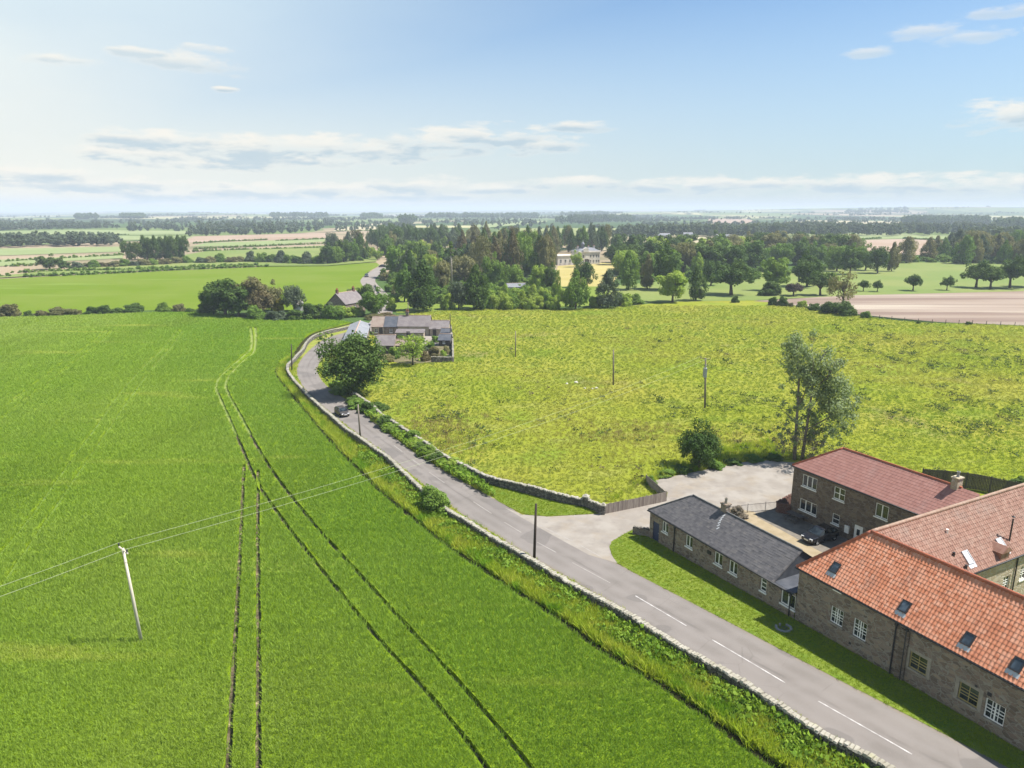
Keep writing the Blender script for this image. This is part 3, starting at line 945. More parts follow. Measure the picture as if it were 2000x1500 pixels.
# distant fields measured from the photo
FARF = [('ploughed_field', 'plough', [(1470, 588), (1560, 583), (1670, 576), (1800, 572), (2000, 568), (2300, 566), (2300, 650), (2000, 636), (1900, 632), (1830, 629), (1700, 617), (1600, 604), (1520, 592)]),
        ('parkland', 'pasture2', [(1180, 560), (1450, 535), (1680, 520), (1720, 512), (1900, 513), (2150, 520), (2300, 566), (2000, 569), (1670, 577), (1470, 587), (1300, 590), (1190, 596)]),
        ('house_lawn', 'drygrass', [(1075, 560), (1090, 520), (1200, 512), (1215, 530), (1190, 562), (1130, 580)]),
        ('garden_lawn', 'lawn', [(760, 592), (790, 575), (960, 560), (1190, 560), (1190, 598), (1000, 601), (775, 612)]),
        ('brown_field', 'brownfield', [(1545, 490), (1560, 472), (1760, 467), (1900, 472), (1880, 492), (1700, 505)]),
        ('pale_field', 'palegreen', [(1540, 470), (1560, 457), (1720, 455), (1900, 462), (1900, 471), (1760, 466)]),
        ('stubble_field', 'stubble', [(650, 452), (665, 443), (810, 442), (800, 450)]),
        ('stubble_field', 'stubble', [(1170, 490), (1180, 464), (1275, 458), (1470, 462), (1475, 469), (1260, 480)]),
        ('brown_field', 'brownfield', [(360, 474), (372, 462), (520, 458), (640, 455), (640, 465)]),
        ('pale_field', 'palegreen', [(375, 482), (400, 475), (640, 466), (640, 472), (500, 480)]),
        ('pale_field', 'palegreen', [(-150, 520), (0, 508), (240, 498), (240, 505), (100, 512), (0, 521), (-150, 532)]),
        ('pale_field', 'palegreen', [(-150, 500), (0, 486), (240, 482), (240, 492), (0, 500), (-150, 512)]),
        ('pale_field', 'palegreen', [(100, 470), (110, 463), (240, 461), (380, 463), (360, 468)]),
        ('pale_field', 'palegreen', [(-60, 456), (0, 452), (160, 449), (370, 452), (360, 458), (100, 461)]),
        ('stubble_field', 'stubble', [(700, 438), (830, 434), (835, 436), (705, 441)]),
        ('pale_field', 'palegreen', [(925, 440), (1000, 433), (1070, 431), (1065, 435), (940, 446)]),
        ('brown_field', 'brownfield', [(1380, 438), (1385, 427), (1460, 425), (1480, 436)]),
        ('stubble_field', 'stubble', [(1520, 436), (1560, 430), (1780, 433), (1780, 438)]),
        ('pasture', 'pasture2', [(640, 520), (735, 512), (740, 490), (640, 480), (400, 492), (300, 510), (100, 530), (0, 540), (-200, 548), (-200, 560), (0, 544), (150, 536), (300, 529), (500, 521)])]
for i, (nm, mk, px) in enumerate(FARF):
    sheet(nm, [G(px)], .06 + .02 * i, M[mk])


# ---------------------------------------------------------------- scattering of plants nobody could count
def blade_mesh(name, m, n, h, spread, w, lean=.35, seed=1, leafy=False):
    r = np.random.default_rng(seed)
    V, F = [], []
    for k in range(n):
        a = r.uniform(0, 2 * math.pi)
        d = spread * math.sqrt(r.uniform(0, 1))
        bx, by = d * math.cos(a), d * math.sin(a)
        hh = h * r.uniform(.55, 1.0)
        th = r.uniform(0, 2 * math.pi)
        lx, ly = lean * hh * r.uniform(.2, 1) * math.cos(th), lean * hh * r.uniform(.2, 1) * math.sin(th)
        ph = r.uniform(0, 2 * math.pi)
        wx, wy = w * math.cos(ph) / 2, w * math.sin(ph) / 2
        i = len(V)
        if leafy:
            tilt = r.uniform(-.5, .5)
            V += [(bx - wx, by - wy, hh * .75), (bx + lx * .5 + wy, by + ly * .5 - wx, hh * .8 + tilt * w), (bx + wx + lx * .2, by + wy, hh), (bx - wy, by + wx, hh * .85 - tilt * w)]
        else:
            V += [(bx - wx, by - wy, 0), (bx + wx, by + wy, 0), (bx + lx + wx * .5, by + ly + wy * .5, hh), (bx + lx - wx * .5, by + ly - wy * .5, hh * .96)]
        F.append((i, i + 1, i + 2, i + 3))
    return np_mesh(name, np.array(V), np.array(F), m)


def scatter(name, pts, scl, mesh, tilt=0.0, dz=0.0, label=None, hw=None):
    """one stuff object: instances of a small plant mesh on measured ground points"""
    n = len(pts)
    V = np.zeros((n, 3), np.float32)
    V[:, 0] = pts[:, 0]
    V[:, 1] = pts[:, 1]
    V[:, 2] = pts[:, 2] if pts.shape[1] > 2 else zg(pts[:, 1]) + dz
    me = bpy.data.meshes.new(name)
    me.vertices.add(n)
    me.vertices.foreach_set('co', V.ravel())
    a = me.attributes.new('scl', 'FLOAT_VECTOR', 'POINT')
    s = np.asarray(scl, np.float32)
    if s.ndim == 1:
        s = np.stack([s, s, s * (1 + rng.uniform(-.15, .15, n))], 1)
    a.data.foreach_set('vector', s.astype(np.float32).ravel())
    a = me.attributes.new('rot', 'FLOAT_VECTOR', 'POINT')
    ro = np.stack([rng.uniform(-tilt, tilt, n), rng.uniform(-tilt, tilt, n), rng.uniform(0, 6.283, n)], 1).astype(np.float32)
    a.data.foreach_set('vector', ro.ravel())
    o = link(bpy.data.objects.new(name, me))
    src = bpy.data.objects.new(name + '_plant', mesh)
    gt = bpy.data.node_groups.new(name + '_spread', 'GeometryNodeTree')
    gt.interface.new_socket('Geometry', in_out='INPUT', socket_type='NodeSocketGeometry')
    gt.interface.new_socket('Geometry', in_out='OUTPUT', socket_type='NodeSocketGeometry')
    gi = gt.nodes.new('NodeGroupInput')
    go = gt.nodes.new('NodeGroupOutput')
    ip = gt.nodes.new('GeometryNodeInstanceOnPoints')
    oi = gt.nodes.new('GeometryNodeObjectInfo')
    oi.inputs[0].default_value = src
    na = gt.nodes.new('GeometryNodeInputNamedAttribute')
    na.data_type = 'FLOAT_VECTOR'
    na.inputs[0].default_value = 'scl'
    nb = gt.nodes.new('GeometryNodeInputNamedAttribute')
    nb.data_type = 'FLOAT_VECTOR'
    nb.inputs[0].default_value = 'rot'
    L = gt.links.new
    L(gi.outputs[0], ip.inputs['Points'])
    L(oi.outputs['Geometry'], ip.inputs['Instance'])
    L(nb.outputs[0], ip.inputs['Rotation'])
    L(na.outputs[0], ip.inputs['Scale'])
    L(ip.outputs[0], go.inputs[0])
    md = o.modifiers.new('spread', 'NODES')
    md.node_group = gt
    tag(o, label, None, None, 'stuff')
    return o


def frustum_pts(poly, dens, y0, y1, margin=1.5):
    """evenly jittered points inside poly, inside the widened view wedge"""
    xm = .86 * y1 + 4
    d = 1 / math.sqrt(dens)
    gx, gy = np.meshgrid(np.arange(-xm, xm, d), np.arange(y0, y1, d))
    p = np.stack([gx.ravel(), gy.ravel()], 1)
    p += rng.uniform(-.62, .62, p.shape) * d
    p = p[np.abs(p[:, 0]) < .80 * p[:, 1] + 4]
    return p[inside(poly, p)]


def off_lines(p, lines):
    keep = np.ones(len(p), bool)
    for poly in lines:
        keep &= ~inside(poly, p)
    return p[keep]


def plants():
    tm = blade_mesh('crop_tuft', M['t_crop'], 15, .30, .16, .034, 1.0, 3)
    wide = [rag(t_, w_, .0026 if i > 1 else .0052, .08) for i, (t_, w_) in enumerate(trams)]
    P, S = [], []
    for y0 in np.arange(22, 228, 6.0):
        f = (y0 + 3) / 28.0
        p = off_lines(frustum_pts(crop_poly, 42 * f ** -1.65, y0, y0 + 6), wide)
        P.append(p)
        S.append(rng.uniform(.75, 1.25, len(p)) * .85 * f ** .62)
    p = np.concatenate(P)
    s = np.concatenate(S)
    sv = np.stack([s, s, np.minimum(s, 1.5) * rng.uniform(.8, 1.15, len(s))], 1)
    scatter('crop_plants', p, sv, tm, .15, CANOPY - .05)
    # pasture: tussocks, yellow and green
    gm = blade_mesh('tussock', M['t_mead'], 17, .22, .22, .045, 1.3, 5)
    P, S = [], []
    hole = [G([(1160, 1004), (1301, 980), (1262, 940), (1400, 912), (1500, 898), (1640, 900), (2000, 960), (2300, 1100), (2300, 1700), (1500, 1400), (1100, 1010)]),
            G([(690, 712), (720, 655), (730, 628), (880, 628), (888, 706), (760, 712)]), drive, lawn_poly, tri_poly]
    for y0 in np.arange(54, 234, 6.0):
        f = (y0 + 3) / 57.0
        p = off_lines(frustum_pts(mead_poly, 9 * f ** -1.7, y0, y0 + 6), hole)
        P.append(p)
        S.append(rng.gamma(12, .08, len(p)) * .8 * f ** .6)
    p = np.concatenate(P)
    s = np.concatenate(S)
    scatter('pasture_grass', p, np.stack([s, s, np.clip(s, .3, 2.2) * .9], 1), gm, .3, .0)
    # sorrel and seeding grass in brownish drifts
    bm = blade_mesh('seed_head', M['t_seed'], 14, .30, .25, .03, .9, 12)
    p = off_lines(frustum_pts(mead_poly, 2.2, 56, 190), hole)
    f = np.zeros(len(p))
    for (x, y, rx, ry, k) in ((850, 835, 70, 26, 1.0), (880, 870, 60, 20, .8), (1000, 960, 70, 14, .8), (1200, 850, 60, 14, .8), (1270, 840, 80, 10, .7), (1470, 860, 70, 16, .6)):
        c = at(x, y)
        ex = at(x + rx, y)[0] - c[0]
        ey = abs(at(x, y - ry)[1] - c[1])
        f = np.maximum(f, k * np.exp(-((p[:, 0] - c[0]) / ex) ** 2 - ((p[:, 1] - c[1]) / ey) ** 2))
    p = p[rng.uniform(0, 1, len(p)) < f]
    scatter('seeding_grass', p, rng.uniform(.7, 1.3, len(p)) * (.6 + p[:, 1] / 130), bm, .2, 0)
    # darker docks and rushes in drifts
    dm = blade_mesh('dock', M['t_dock'], 22, .5, .3, .09, .6, 6, True)
    p = off_lines(frustum_pts(mead_poly, 1.2, 60, 200), hole)
    f = np.zeros(len(p))
    for (x, y, rx, ry, k) in ((1380, 790, 160, 20, .5), (1230, 850, 120, 25, .35), (850, 830, 90, 40, .45), (1500, 860, 120, 30, .5), (1870, 800, 160, 40, .45), (1800, 700, 190, 40, .30), (1290, 930, 200, 30, .35), (1850, 840, 160, 14, .7), (1250, 660, 160, 15, .10), (1100, 800, 90, 30, .2), (1420, 690, 60, 20, .1)):
        c = at(x, y)
        ex = at(x + rx, y)[0] - c[0]
        ey = abs(at(x, y - ry)[1] - c[1])
        f = np.maximum(f, k * np.exp(-((p[:, 0] - c[0]) / ex) ** 2 - ((p[:, 1] - c[1]) / ey) ** 2))
    cl = np.sin(p[:, 0] * .55 + 2 * np.sin(p[:, 1] * .21)) * np.sin(p[:, 1] * .33 + 1.7 * np.sin(p[:, 0] * .19))
    p = p[rng.uniform(0, 1, len(p)) < (f + .016) * np.clip(.35 + 1.3 * cl, 0, 1.4)]
    scatter('pasture_weeds', p, rng.uniform(.6, 1.5, len(p)) * (1 + p[:, 1] / 300), dm, .2, 0)
    # verge herbage
    vm = blade_mesh('verge_tuft', M['t_verge'], 16, .58, .2, .035, .9, 8)
    p = frustum_pts(vl, 22, 22, 70)
    p = np.concatenate([p, frustum_pts(vl, 9, 70, 150)])
    scatter('verge_grass', p, rng.uniform(.55, 1.25, len(p)), vm, .25, 0)
    e = resample(crop_edge, .11)
    e = np.array(offset(e, -.32)) + rng.normal(scale=.14, size=e.shape)
    e = e[(e[:, 1] > 20) & (e[:, 1] < 150)]
    scatter('verge_tall_grass', e, rng.uniform(1.25, 1.9, len(e)), vm, .2, 0)
    wm = blade_mesh('verge_weed', M['t_weed'], 26, .55, .3, .13, .5, 9, True)
    p = frustum_pts(vl, 10, 22, 90)
    # bramble drifts lie against the wall at the near end
    wl = np.array(wall_line)
    dist = np.array([np.min(np.hypot(*(wl - q).T)) for q in p])
    k = np.clip(1.15 - dist / 2.8, 0, 1) * np.where(p[:, 1] < 46, 1.0, .55) * (np.sin(p[:, 1] * .9) * .35 + .75)
    p = p[rng.uniform(0, 1, len(p)) < k]
    scatter('verge_brambles', p, rng.uniform(.7, 1.5, len(p)), wm, .3, 0)
    p = frustum_pts(vr, 9, 22, 150)
    scatter('roadside_tufts', p, rng.uniform(.3, .75, len(p)), vm, .25, .04)
    lm = blade_mesh('lawn_tuft', M['t_lawn'], 14, .09, .16, .03, .8, 10)
    p = off_lines(frustum_pts(lawn_poly, 26, 24, 70), [])
    p = np.concatenate([p, frustum_pts(tri_poly, 30, 55, 90)])
    scatter('lawn_grass', p, rng.uniform(.6, 1.3, len(p)), lm, .3, .07)
    # rough grass between the corner wall and the road, and round the yard
    p = frustum_pts(G([(690, 790), (760, 832), (850, 893), (925, 930), (960, 972), (891, 933), (825, 894), (742, 832)]), 12, 60, 120)
    wp = p[rng.uniform(0, 1, len(p)) < .5]
    scatter('hedge_bank', wp, rng.uniform(.9, 1.9, len(wp)), wm, .3, 0)
    q = frustum_pts(G([(1180, 990), (1262, 944), (1400, 912), (1500, 896), (1545, 890), (1500, 860), (1400, 880), (1300, 915), (1200, 970)]), 5, 60, 110)
    p = np.concatenate([p, q])
    scatter('long_grass', p, rng.uniform(.6, 1.5, len(p)), vm, .3, .02)


plants()


# ---------------------------------------------------------------- trees and shrubs
def leaves(centers, radii, per, size, r, up=.35, shell=.55, flat=1.0):
    """many small leaf-spray faces round clump centres; returns V, F"""
    C, Rr = [], []
    for c, q, n in zip(centers, radii, per):
        d = r.normal(size=(n, 3))
        d /= np.linalg.norm(d, axis=1)[:, None]
        rad = q * r.uniform(shell, 1.05, n) ** .8
        p = np.asarray(c) + d * rad[:, None] * np.array([1, 1, flat])
        C.append(p)
        nn = d + np.array([0, 0, up]) + r.normal(scale=.45, size=(n, 3))
        Rr.append(nn / np.linalg.norm(nn, axis=1)[:, None])
    C = np.concatenate(C)
    N = np.concatenate(Rr)
    n = len(C)
    ref = r.normal(size=(n, 3))
    U = np.cross(N, ref)
    U /= np.linalg.norm(U, axis=1)[:, None]
    W = np.cross(N, U)
    s = size * r.uniform(.6, 1.3, n)[:, None]
    asp = r.uniform(.5, .9, n)[:, None]
    bend = N * s * r.uniform(-.25, .25, n)[:, None]
    V = np.stack([C - U * s, C - W * s * asp + bend, C + U * s, C + W * s * asp + bend], 1).reshape(-1, 3)
    F = np.arange(4 * n).reshape(n, 4)
    return V, F


def crown(kind, seed, nclump, nleaf, size):
    """unit crown: height 1, width 1 (+-.5), built of clumps"""
    r = np.random.default_rng(seed)
    cs, rs, per = [], [], []
    ph = r.uniform(0, 6.28, 6)
    k = 0
    while k < nclump:
        d = r.normal(size=3)
        d /= np.linalg.norm(d)
        u = r.uniform(0, 1) ** .45
        az = math.atan2(d[1], d[0])
        lob = 1 + .16 * math.sin(2 * az + ph[0]) + .12 * math.sin(3 * az + ph[1] + 2 * d[2]) + .1 * math.sin(5 * d[2] + ph[2])
        if kind == 'broad':
            c = np.array([.41 * d[0], .41 * d[1], .52 + .40 * d[2]])
            c[:2] *= u * lob
            c[2] = .50 + (c[2] - .50) * u * (lob if d[2] > 0 else .95)
            q = r.uniform(.09, .15)
        elif kind == 'dome':  # broad parkland tree, flat browse line
            c = np.array([.42 * d[0] * u * lob, .42 * d[1] * u * lob, .40 + .46 * abs(d[2]) * u * lob])
            q = r.uniform(.08, .13)
        elif kind == 'tall':
            z = r.uniform(.12, .93)
            w = .40 * math.sin(min(1, z * 1.15 + .05) * math.pi) ** .55
            c = np.array([w * u * math.cos(az) * lob, w * u * math.sin(az) * lob, z])
            q = r.uniform(.09, .14)
        elif kind == 'conifer':
            z = r.uniform(.22, .95)
            w = .40 * max(0, 1 - ((z - .35) / .65) ** 2) ** .6 + .04
            c = np.array([w * u * math.cos(az) * lob, w * u * math.sin(az) * lob, z])
            q = r.uniform(.06, .11)
        elif kind == 'pine':
            z = r.uniform(.40, .93)
            w = .38 * math.sin((z - .3) / .7 * math.pi) ** .6
            c = np.array([w * u * math.cos(az) * lob, w * u * math.sin(az) * lob, z])
            q = r.uniform(.08, .13)
        elif kind == 'sparse':
            c = np.array([.40 * d[0] * u * lob, .40 * d[1] * u * lob, .58 + .38 * d[2] * u])
            q = r.uniform(.06, .12)
        else:  # shrub
            c = np.array([.38 * d[0] * u * lob, .38 * d[1] * u * lob, .10 + .72 * abs(d[2]) * u * lob])
            q = r.uniform(.12, .2)
        cs.append(c)
        rs.append(q)
        per.append(max(6, int(nleaf / nclump * (q / .115) ** 2)))
        k += 1
    V, F = leaves(cs, rs, per, size, r, shell=.35 if kind in ('sparse',) else .5)
    V[:, 2] = np.maximum(V[:, 2], .005 + .02 * r.uniform(0, 1, len(V)))
    return V, F, cs


def trunk(cs, seed, h0=.45, rad=.028, nb=7):
    r = np.random.default_rng(seed)
    mb = MB()
    lean = r.uniform(-.02, .02, 2)
    p = [(0, 0, -.02), (lean[0], lean[1], h0 * .5), (lean[0] * 2, lean[1] * 2, h0), (lean[0] * 2.5, lean[1] * 2.5, h0 + .3)]
    mb.tube(p, [rad * 1.4, rad, rad * .8, rad * .3], 8)
    for c in cs[:nb]:
        z0 = h0 * r.uniform(.6, 1.05)
        st = Vector((lean[0] * 2 * z0 / h0, lean[1] * 2 * z0 / h0, z0))
        e = Vector(c)
        mid = st.lerp(e, .5) + Vector((0, 0, .04))
        mb.tube([st, mid, e], [rad * .55, rad * .35, rad * .12], 6)
    return mb.mesh('trunk', M['bark'], True)


TREE = {}


def variety(key, kind, seed, nclump, nleaf, size, h0=.4, rad=.028, nb=7):
    V, F, cs = crown(kind, seed, nclump, nleaf, size)
    TREE[key] = (np_mesh('crown', V, F, M['l_mid']), trunk(cs, seed, h0, rad, nb))


variety('broad1', 'broad', 11, 69, 5580, 0.0291, .30)
variety('broad2', 'broad', 12, 86, 5890, 0.0269, .28)
variety('broad3', 'broad', 13, 55, 4650, 0.0314, .32)
variety('dome1', 'dome', 14, 92, 6510, 0.0246, .30, .034)
variety('dome2', 'dome', 15, 69, 5580, 0.0269, .28, .034)
variety('tall1', 'tall', 16, 80, 5580, 0.0269, .30)
variety('tall2', 'tall', 17, 69, 5270, 0.0291, .30)
variety('conifer1', 'conifer', 18, 80, 4650, 0.0246, .5, .02)
variety('conifer2', 'conifer', 19, 69, 4340, 0.0246, .5, .02)
variety('pine1', 'pine', 20, 63, 4650, 0.0269, .5, .022, 9)
variety('sparse1', 'sparse', 21, 69, 2945, 0.0246, .35, .02, 16)
variety('sparse2', 'sparse', 22, 80, 3720, 0.0246, .35, .02, 18)
variety('shrub1', 'shrub', 23, 39, 3720, 0.0403, .2, .02, 5)
variety('shrub2', 'shrub', 24, 29, 3100, 0.0448, .2, .02, 5)
variety('shrub3', 'shrub', 25, 50, 4030, 0.0381, .2, .02, 5)
variety('big1', 'broad', 31, 138, 14725, 0.0185, .28, .034, 10)
variety('bigdark', 'broad', 32, 80, 10075, 0.0213, .26, .03, 9)
variety('bigshrub', 'shrub', 33, 69, 8060, 0.0291, .2, .02, 6)


def plant(name, key, leaf, px, py, ph, pw, label, cat='tree', group=None, rz=None, wdepth=None):
    """a tree standing where the photo shows its foot; ph, pw its height and width in photo pixels"""
    b = at(px, py)
    h = height_to(b, py - ph)
    w = pw * depth(b) / FPX
    return plant_at(name, key, leaf, b, h, w, label, cat, group, rz)


def plant_at(name, key, leaf, b, h, w, label, cat='tree', group=None, rz=None):
    cm, tm = TREE[key]
    o = empty(name, b, rng.uniform(0, 6.28) if rz is None else rz)
    tag(o, label, cat, group)
    c = link(bpy.data.objects.new('crown' if 'shrub' not in name and 'bush' not in name else 'foliage', cm), o)
    c.scale = (w, w, h)
    c.material_slots[0].link = 'OBJECT'
    c.material_slots[0].material = M[leaf]
    t = link(bpy.data.objects.new('trunk' if 'shrub' not in name and 'bush' not in name else 'stem', tm), o)
    t.scale = (max(w, h * .55), max(w, h * .55), h)
    if w < h * .55:
        t.scale = (w, w, h)
    return o


T = plant
# near and middle distance, one by one
T('sycamore_tree', 'big1', 'l_dark', 692, 772, 120, 138, 'large round dark green tree at the inside of the road bend')
T('young_tree', 'bigdark', 'l_dark', 1365, 916, 92, 86, 'dark bushy tree at the edge of the gravel parking area')
T('roadside_bush', 'bigshrub', 'l_mid', 851, 998, 56, 72, 'rounded green bush growing over the roadside stone wall', 'bush')
T('garden_tree', 'sparse2', 'l_light', 806, 713, 62, 74, 'yellow green spreading tree in the cottage garden')
T('garden_shrub', 'shrub1', 'l_mid', 770, 700, 30, 26, 'dark green shrub between the cottages and the yellow green garden tree', 'shrub')
T('garden_shrub', 'shrub2', 'l_brown', 845, 700, 34, 30, 'brownish shrub in the cottage garden right of the yellow green tree', 'shrub')
T('garden_shrub', 'shrub3', 'l_light', 866, 702, 20, 22, 'small bright shrub in the right corner of the cottage garden', 'shrub')
T('garden_shrub', 'shrub1', 'l_mid', 852, 668, 16, 24, 'low green shrub beside the small dark roofed sheds', 'shrub')
T('garden_shrub', 'shrub2', 'l_dark', 764, 650, 14, 24, 'dark shrub against the wall under the dark slate roof', 'shrub')
T('garden_shrub', 'shrub1', 'l_dark', 775, 664, 12, 30, 'dark low shrub in the cottage courtyard', 'shrub')
T('garden_hedge_shrub', 'shrub3', 'l_brown', 735, 622, 9, 50, 'low brown hedge shrub behind the cottage roofs', 'shrub')
T('yard_shrub', 'shrub3', 'l_twig', 1442, 1012, 24, 34, 'pale dry twiggy shrub beside the chimney of the grey slate roof', 'shrub')
T('field_shrub', 'shrub1', 'l_dark', 1990, 958, 34, 46, 'dark shrub in the pasture behind the dark timber fence', 'shrub')
T('yard_edge_shrub', 'shrub2', 'l_dark', 1588, 902, 16, 22, 'small dark shrub at the corner of the red roofed house', 'shrub')

# hedge line across the left field
for i, (k, lf, x, y, h, w, lb) in enumerate([
        ('shrub1', 'l_brown', 20, 619, 34, 40, 'tall brownish shrub at the far left end of the field hedge'),
        ('shrub2', 'l_dark', 56, 618, 16, 16, 'small dark shrub standing alone in the gap of the field hedge'),
        ('shrub3', 'l_brown', 82, 617, 12, 34, 'low reddish brown shrub at the left start of the long hedge run'),
        ('shrub1', 'l_brown', 112, 616, 21, 36, 'brown shrub taller than the low reddish one on its left'),
        ('shrub2', 'l_brown', 146, 616, 19, 34, 'rounded brown shrub in the middle of the long hedge run'),
        ('shrub3', 'l_dark', 178, 615, 18, 26, 'dark green shrub right of the rounded brown hedge shrub'),
        ('shrub1', 'l_dark', 203, 614, 24, 34, 'dark shrub with pale blossom tips in the field hedge'),
        ('shrub2', 'l_dark', 232, 613, 16, 30, 'low dark shrub between two taller hedge shrubs'),
        ('shrub1', 'l_dark', 262, 611, 24, 42, 'wide dark green shrub near the right end of the hedge run'),
        ('shrub3', 'l_mid', 320, 609, 20, 30, 'green shrub standing apart in the field hedge'),
        ('shrub2', 'l_olive', 350, 609, 22, 24, 'olive shrub beside the track in the field hedge'),
        ('shrub3', 'l_dark', 372, 611, 10, 26, 'low dark shrub at the foot of the big tree clump')]):
    T('hedge_shrub', k, lf, x, y, h, w, lb, 'shrub', 'shrubs of the hedge across the field')
# clump with the yellow bush
for a in [('clump_tree', 'broad2', 'l_dark', 440, 617, 76, 92, 'very dark dense tree at the left of the field clump', 'tree'),
          ('clump_tree', 'broad3', 'l_brown', 492, 616, 76, 74, 'brown leaved tree beside the very dark clump tree', 'tree'),
          ('clump_tree', 'broad1', 'l_olive', 530, 608, 58, 50, 'olive tree behind the yellow flowering bush', 'tree'),
          ('clump_tree', 'broad2', 'l_grey', 574, 608, 54, 44, 'grey green round tree standing up between the yellow bush and the small white shed', 'tree'),
          ('clump_tree', 'broad3', 'l_dark', 466, 620, 62, 70, 'dark tree filling the middle of the field clump', 'tree'),
          ('clump_tree', 'broad1', 'l_dark', 418, 616, 52, 60, 'lower dark tree at the left shoulder of the field clump', 'tree'),
          ('clump_tree', 'broad2', 'l_brown', 512, 618, 58, 60, 'brown tree between the olive tree and the dark front of the clump', 'tree'),
          ('flowering_bush', 'shrub2', 'l_yellow', 542, 608, 36, 30, 'bright yellow flowering bush in the field clump', 'bush'),
          ('clump_shrub', 'shrub1', 'l_dark', 404, 612, 26, 34, 'dark shrub on the left foot of the field clump', 'shrub'),
          ('clump_shrub', 'shrub3', 'l_mid', 500, 624, 30, 44, 'green shrub at the front foot of the brown leaved tree', 'shrub'),
          ('clump_shrub', 'shrub1', 'l_grey', 538, 626, 26, 44, 'grey green shrub right below the yellow bush', 'shrub'),
          ('clump_shrub', 'shrub2', 'l_dark', 572, 625, 30, 40, 'dark shrub in front of the grey green round tree', 'shrub'),
          ('clump_shrub', 'shrub1', 'l_dark', 612, 622, 40, 48, 'dark shrub left of the brown gabled house', 'shrub'),
          ('clump_shrub', 'shrub3', 'l_grey', 642, 622, 34, 36, 'grey shrub under the gable of the brown house', 'shrub'),
          ('clump_shrub', 'shrub2', 'l_light', 668, 620, 34, 38, 'bright green shrub in front of the brown gabled house', 'shrub'),
          ('clump_shrub', 'shrub1', 'l_light', 696, 618, 26, 30, 'light green shrub at the right corner of the brown gabled house', 'shrub'),
          ('clump_shrub', 'bigshrub', 'l_mid', 652, 624, 34, 50, 'wide mid green shrub hiding the foot of the brown gabled house', 'shrub'),
          ('house_tree', 'broad1', 'l_mid', 731, 616, 52, 64, 'mid green tree between the brown gabled house and the road', 'tree'),
          ('house_tree', 'broad3', 'l_dark', 716, 602, 48, 40, 'darker tree behind the mid green tree by the brown house', 'tree'),
          ('house_tree', 'broad2', 'l_grey', 688, 596, 34, 24, 'small grey tree at the back corner of the brown house', 'tree')]:
    T(a[0], a[1], a[2], a[3], a[4], a[5], a[6], a[7], a[8])

# upper left: pine plantation, round trees, shrub belt
for i, (x, h, w) in enumerate([(247, 36, 22), (258, 34, 22), (270, 36, 20), (283, 46, 24), (294, 44, 20), (305, 48, 24), (317, 44, 20), (328, 46, 22), (340, 48, 24), (351, 46, 22), (361, 47, 22), (335, 40, 22), (312, 40, 22), (288, 38, 20)]):
    T('pine_tree', 'tall1' if i % 2 else 'pine1', 'l_dark', x, 506 + (i % 3) * 1.2, h, w * 1.15, 'dark tall tree of the small plantation standing alone in the far left fields', 'tree', 'dark plantation trees in the far left fields')
T('round_tree', 'broad1', 'l_dark', 97, 526, 29, 48, 'round dark tree at the left end of the far shrub belt')
T('round_tree', 'broad3', 'l_dark', 126, 527, 18, 28, 'smaller dark tree touching the round dark one at the belt end')
bx = [(150, 524), (168, 523), (186, 523), (205, 522), (222, 522), (242, 521), (262, 520), (282, 519), (300, 518), (322, 517), (345, 515), (366, 514), (392, 514), (414, 514), (432, 513), (452, 513), (470, 512), (490, 512), (512, 513), (530, 513), (548, 514), (565, 515), (584, 515), (602, 516), (620, 516)]
for i, (x, y) in enumerate(bx):
    lf = ['l_grey', 'l_olive', 'l_mid', 'l_brown', 'l_olive', 'l_mid'][i % 6]
    if x > 480:
        lf = ['l_mid', 'l_dark', 'l_grey'][i % 3]
    T('belt_shrub', ('shrub1', 'shrub2', 'shrub3')[i % 3], lf, x, y, 13 + 7 * rng.uniform() + (8 if x > 480 else 0), 26, 'shrub in the long mixed belt along the top of the far field', 'shrub', 'shrubs of the belt along the far field')
for a in [(640, 516, 40, 36, 'l_dark', 'broad1'), (655, 515, 36, 34, 'l_mid', 'broad2'), (672, 513, 46, 36, 'l_dark', 'broad3'), (690, 511, 42, 34, 'l_mid', 'broad1'), (706, 507, 50, 34, 'l_dark', 'tall1'), (650, 496, 44, 30, 'l_grey', 'broad2'), (682, 494, 42, 30, 'l_grey', 'tall2'), (700, 488, 40, 30, 'l_brown', 'broad3'), (722, 505, 24, 24, 'l_light', 'broad2'), (738, 508, 22, 24, 'l_light', 'broad1')]:
    T('copse_tree', a[5], a[4], a[0], a[1], a[2], a[3], 'tree of the dense copse left of the winding road', 'tree', 'trees of the copse left of the winding road')

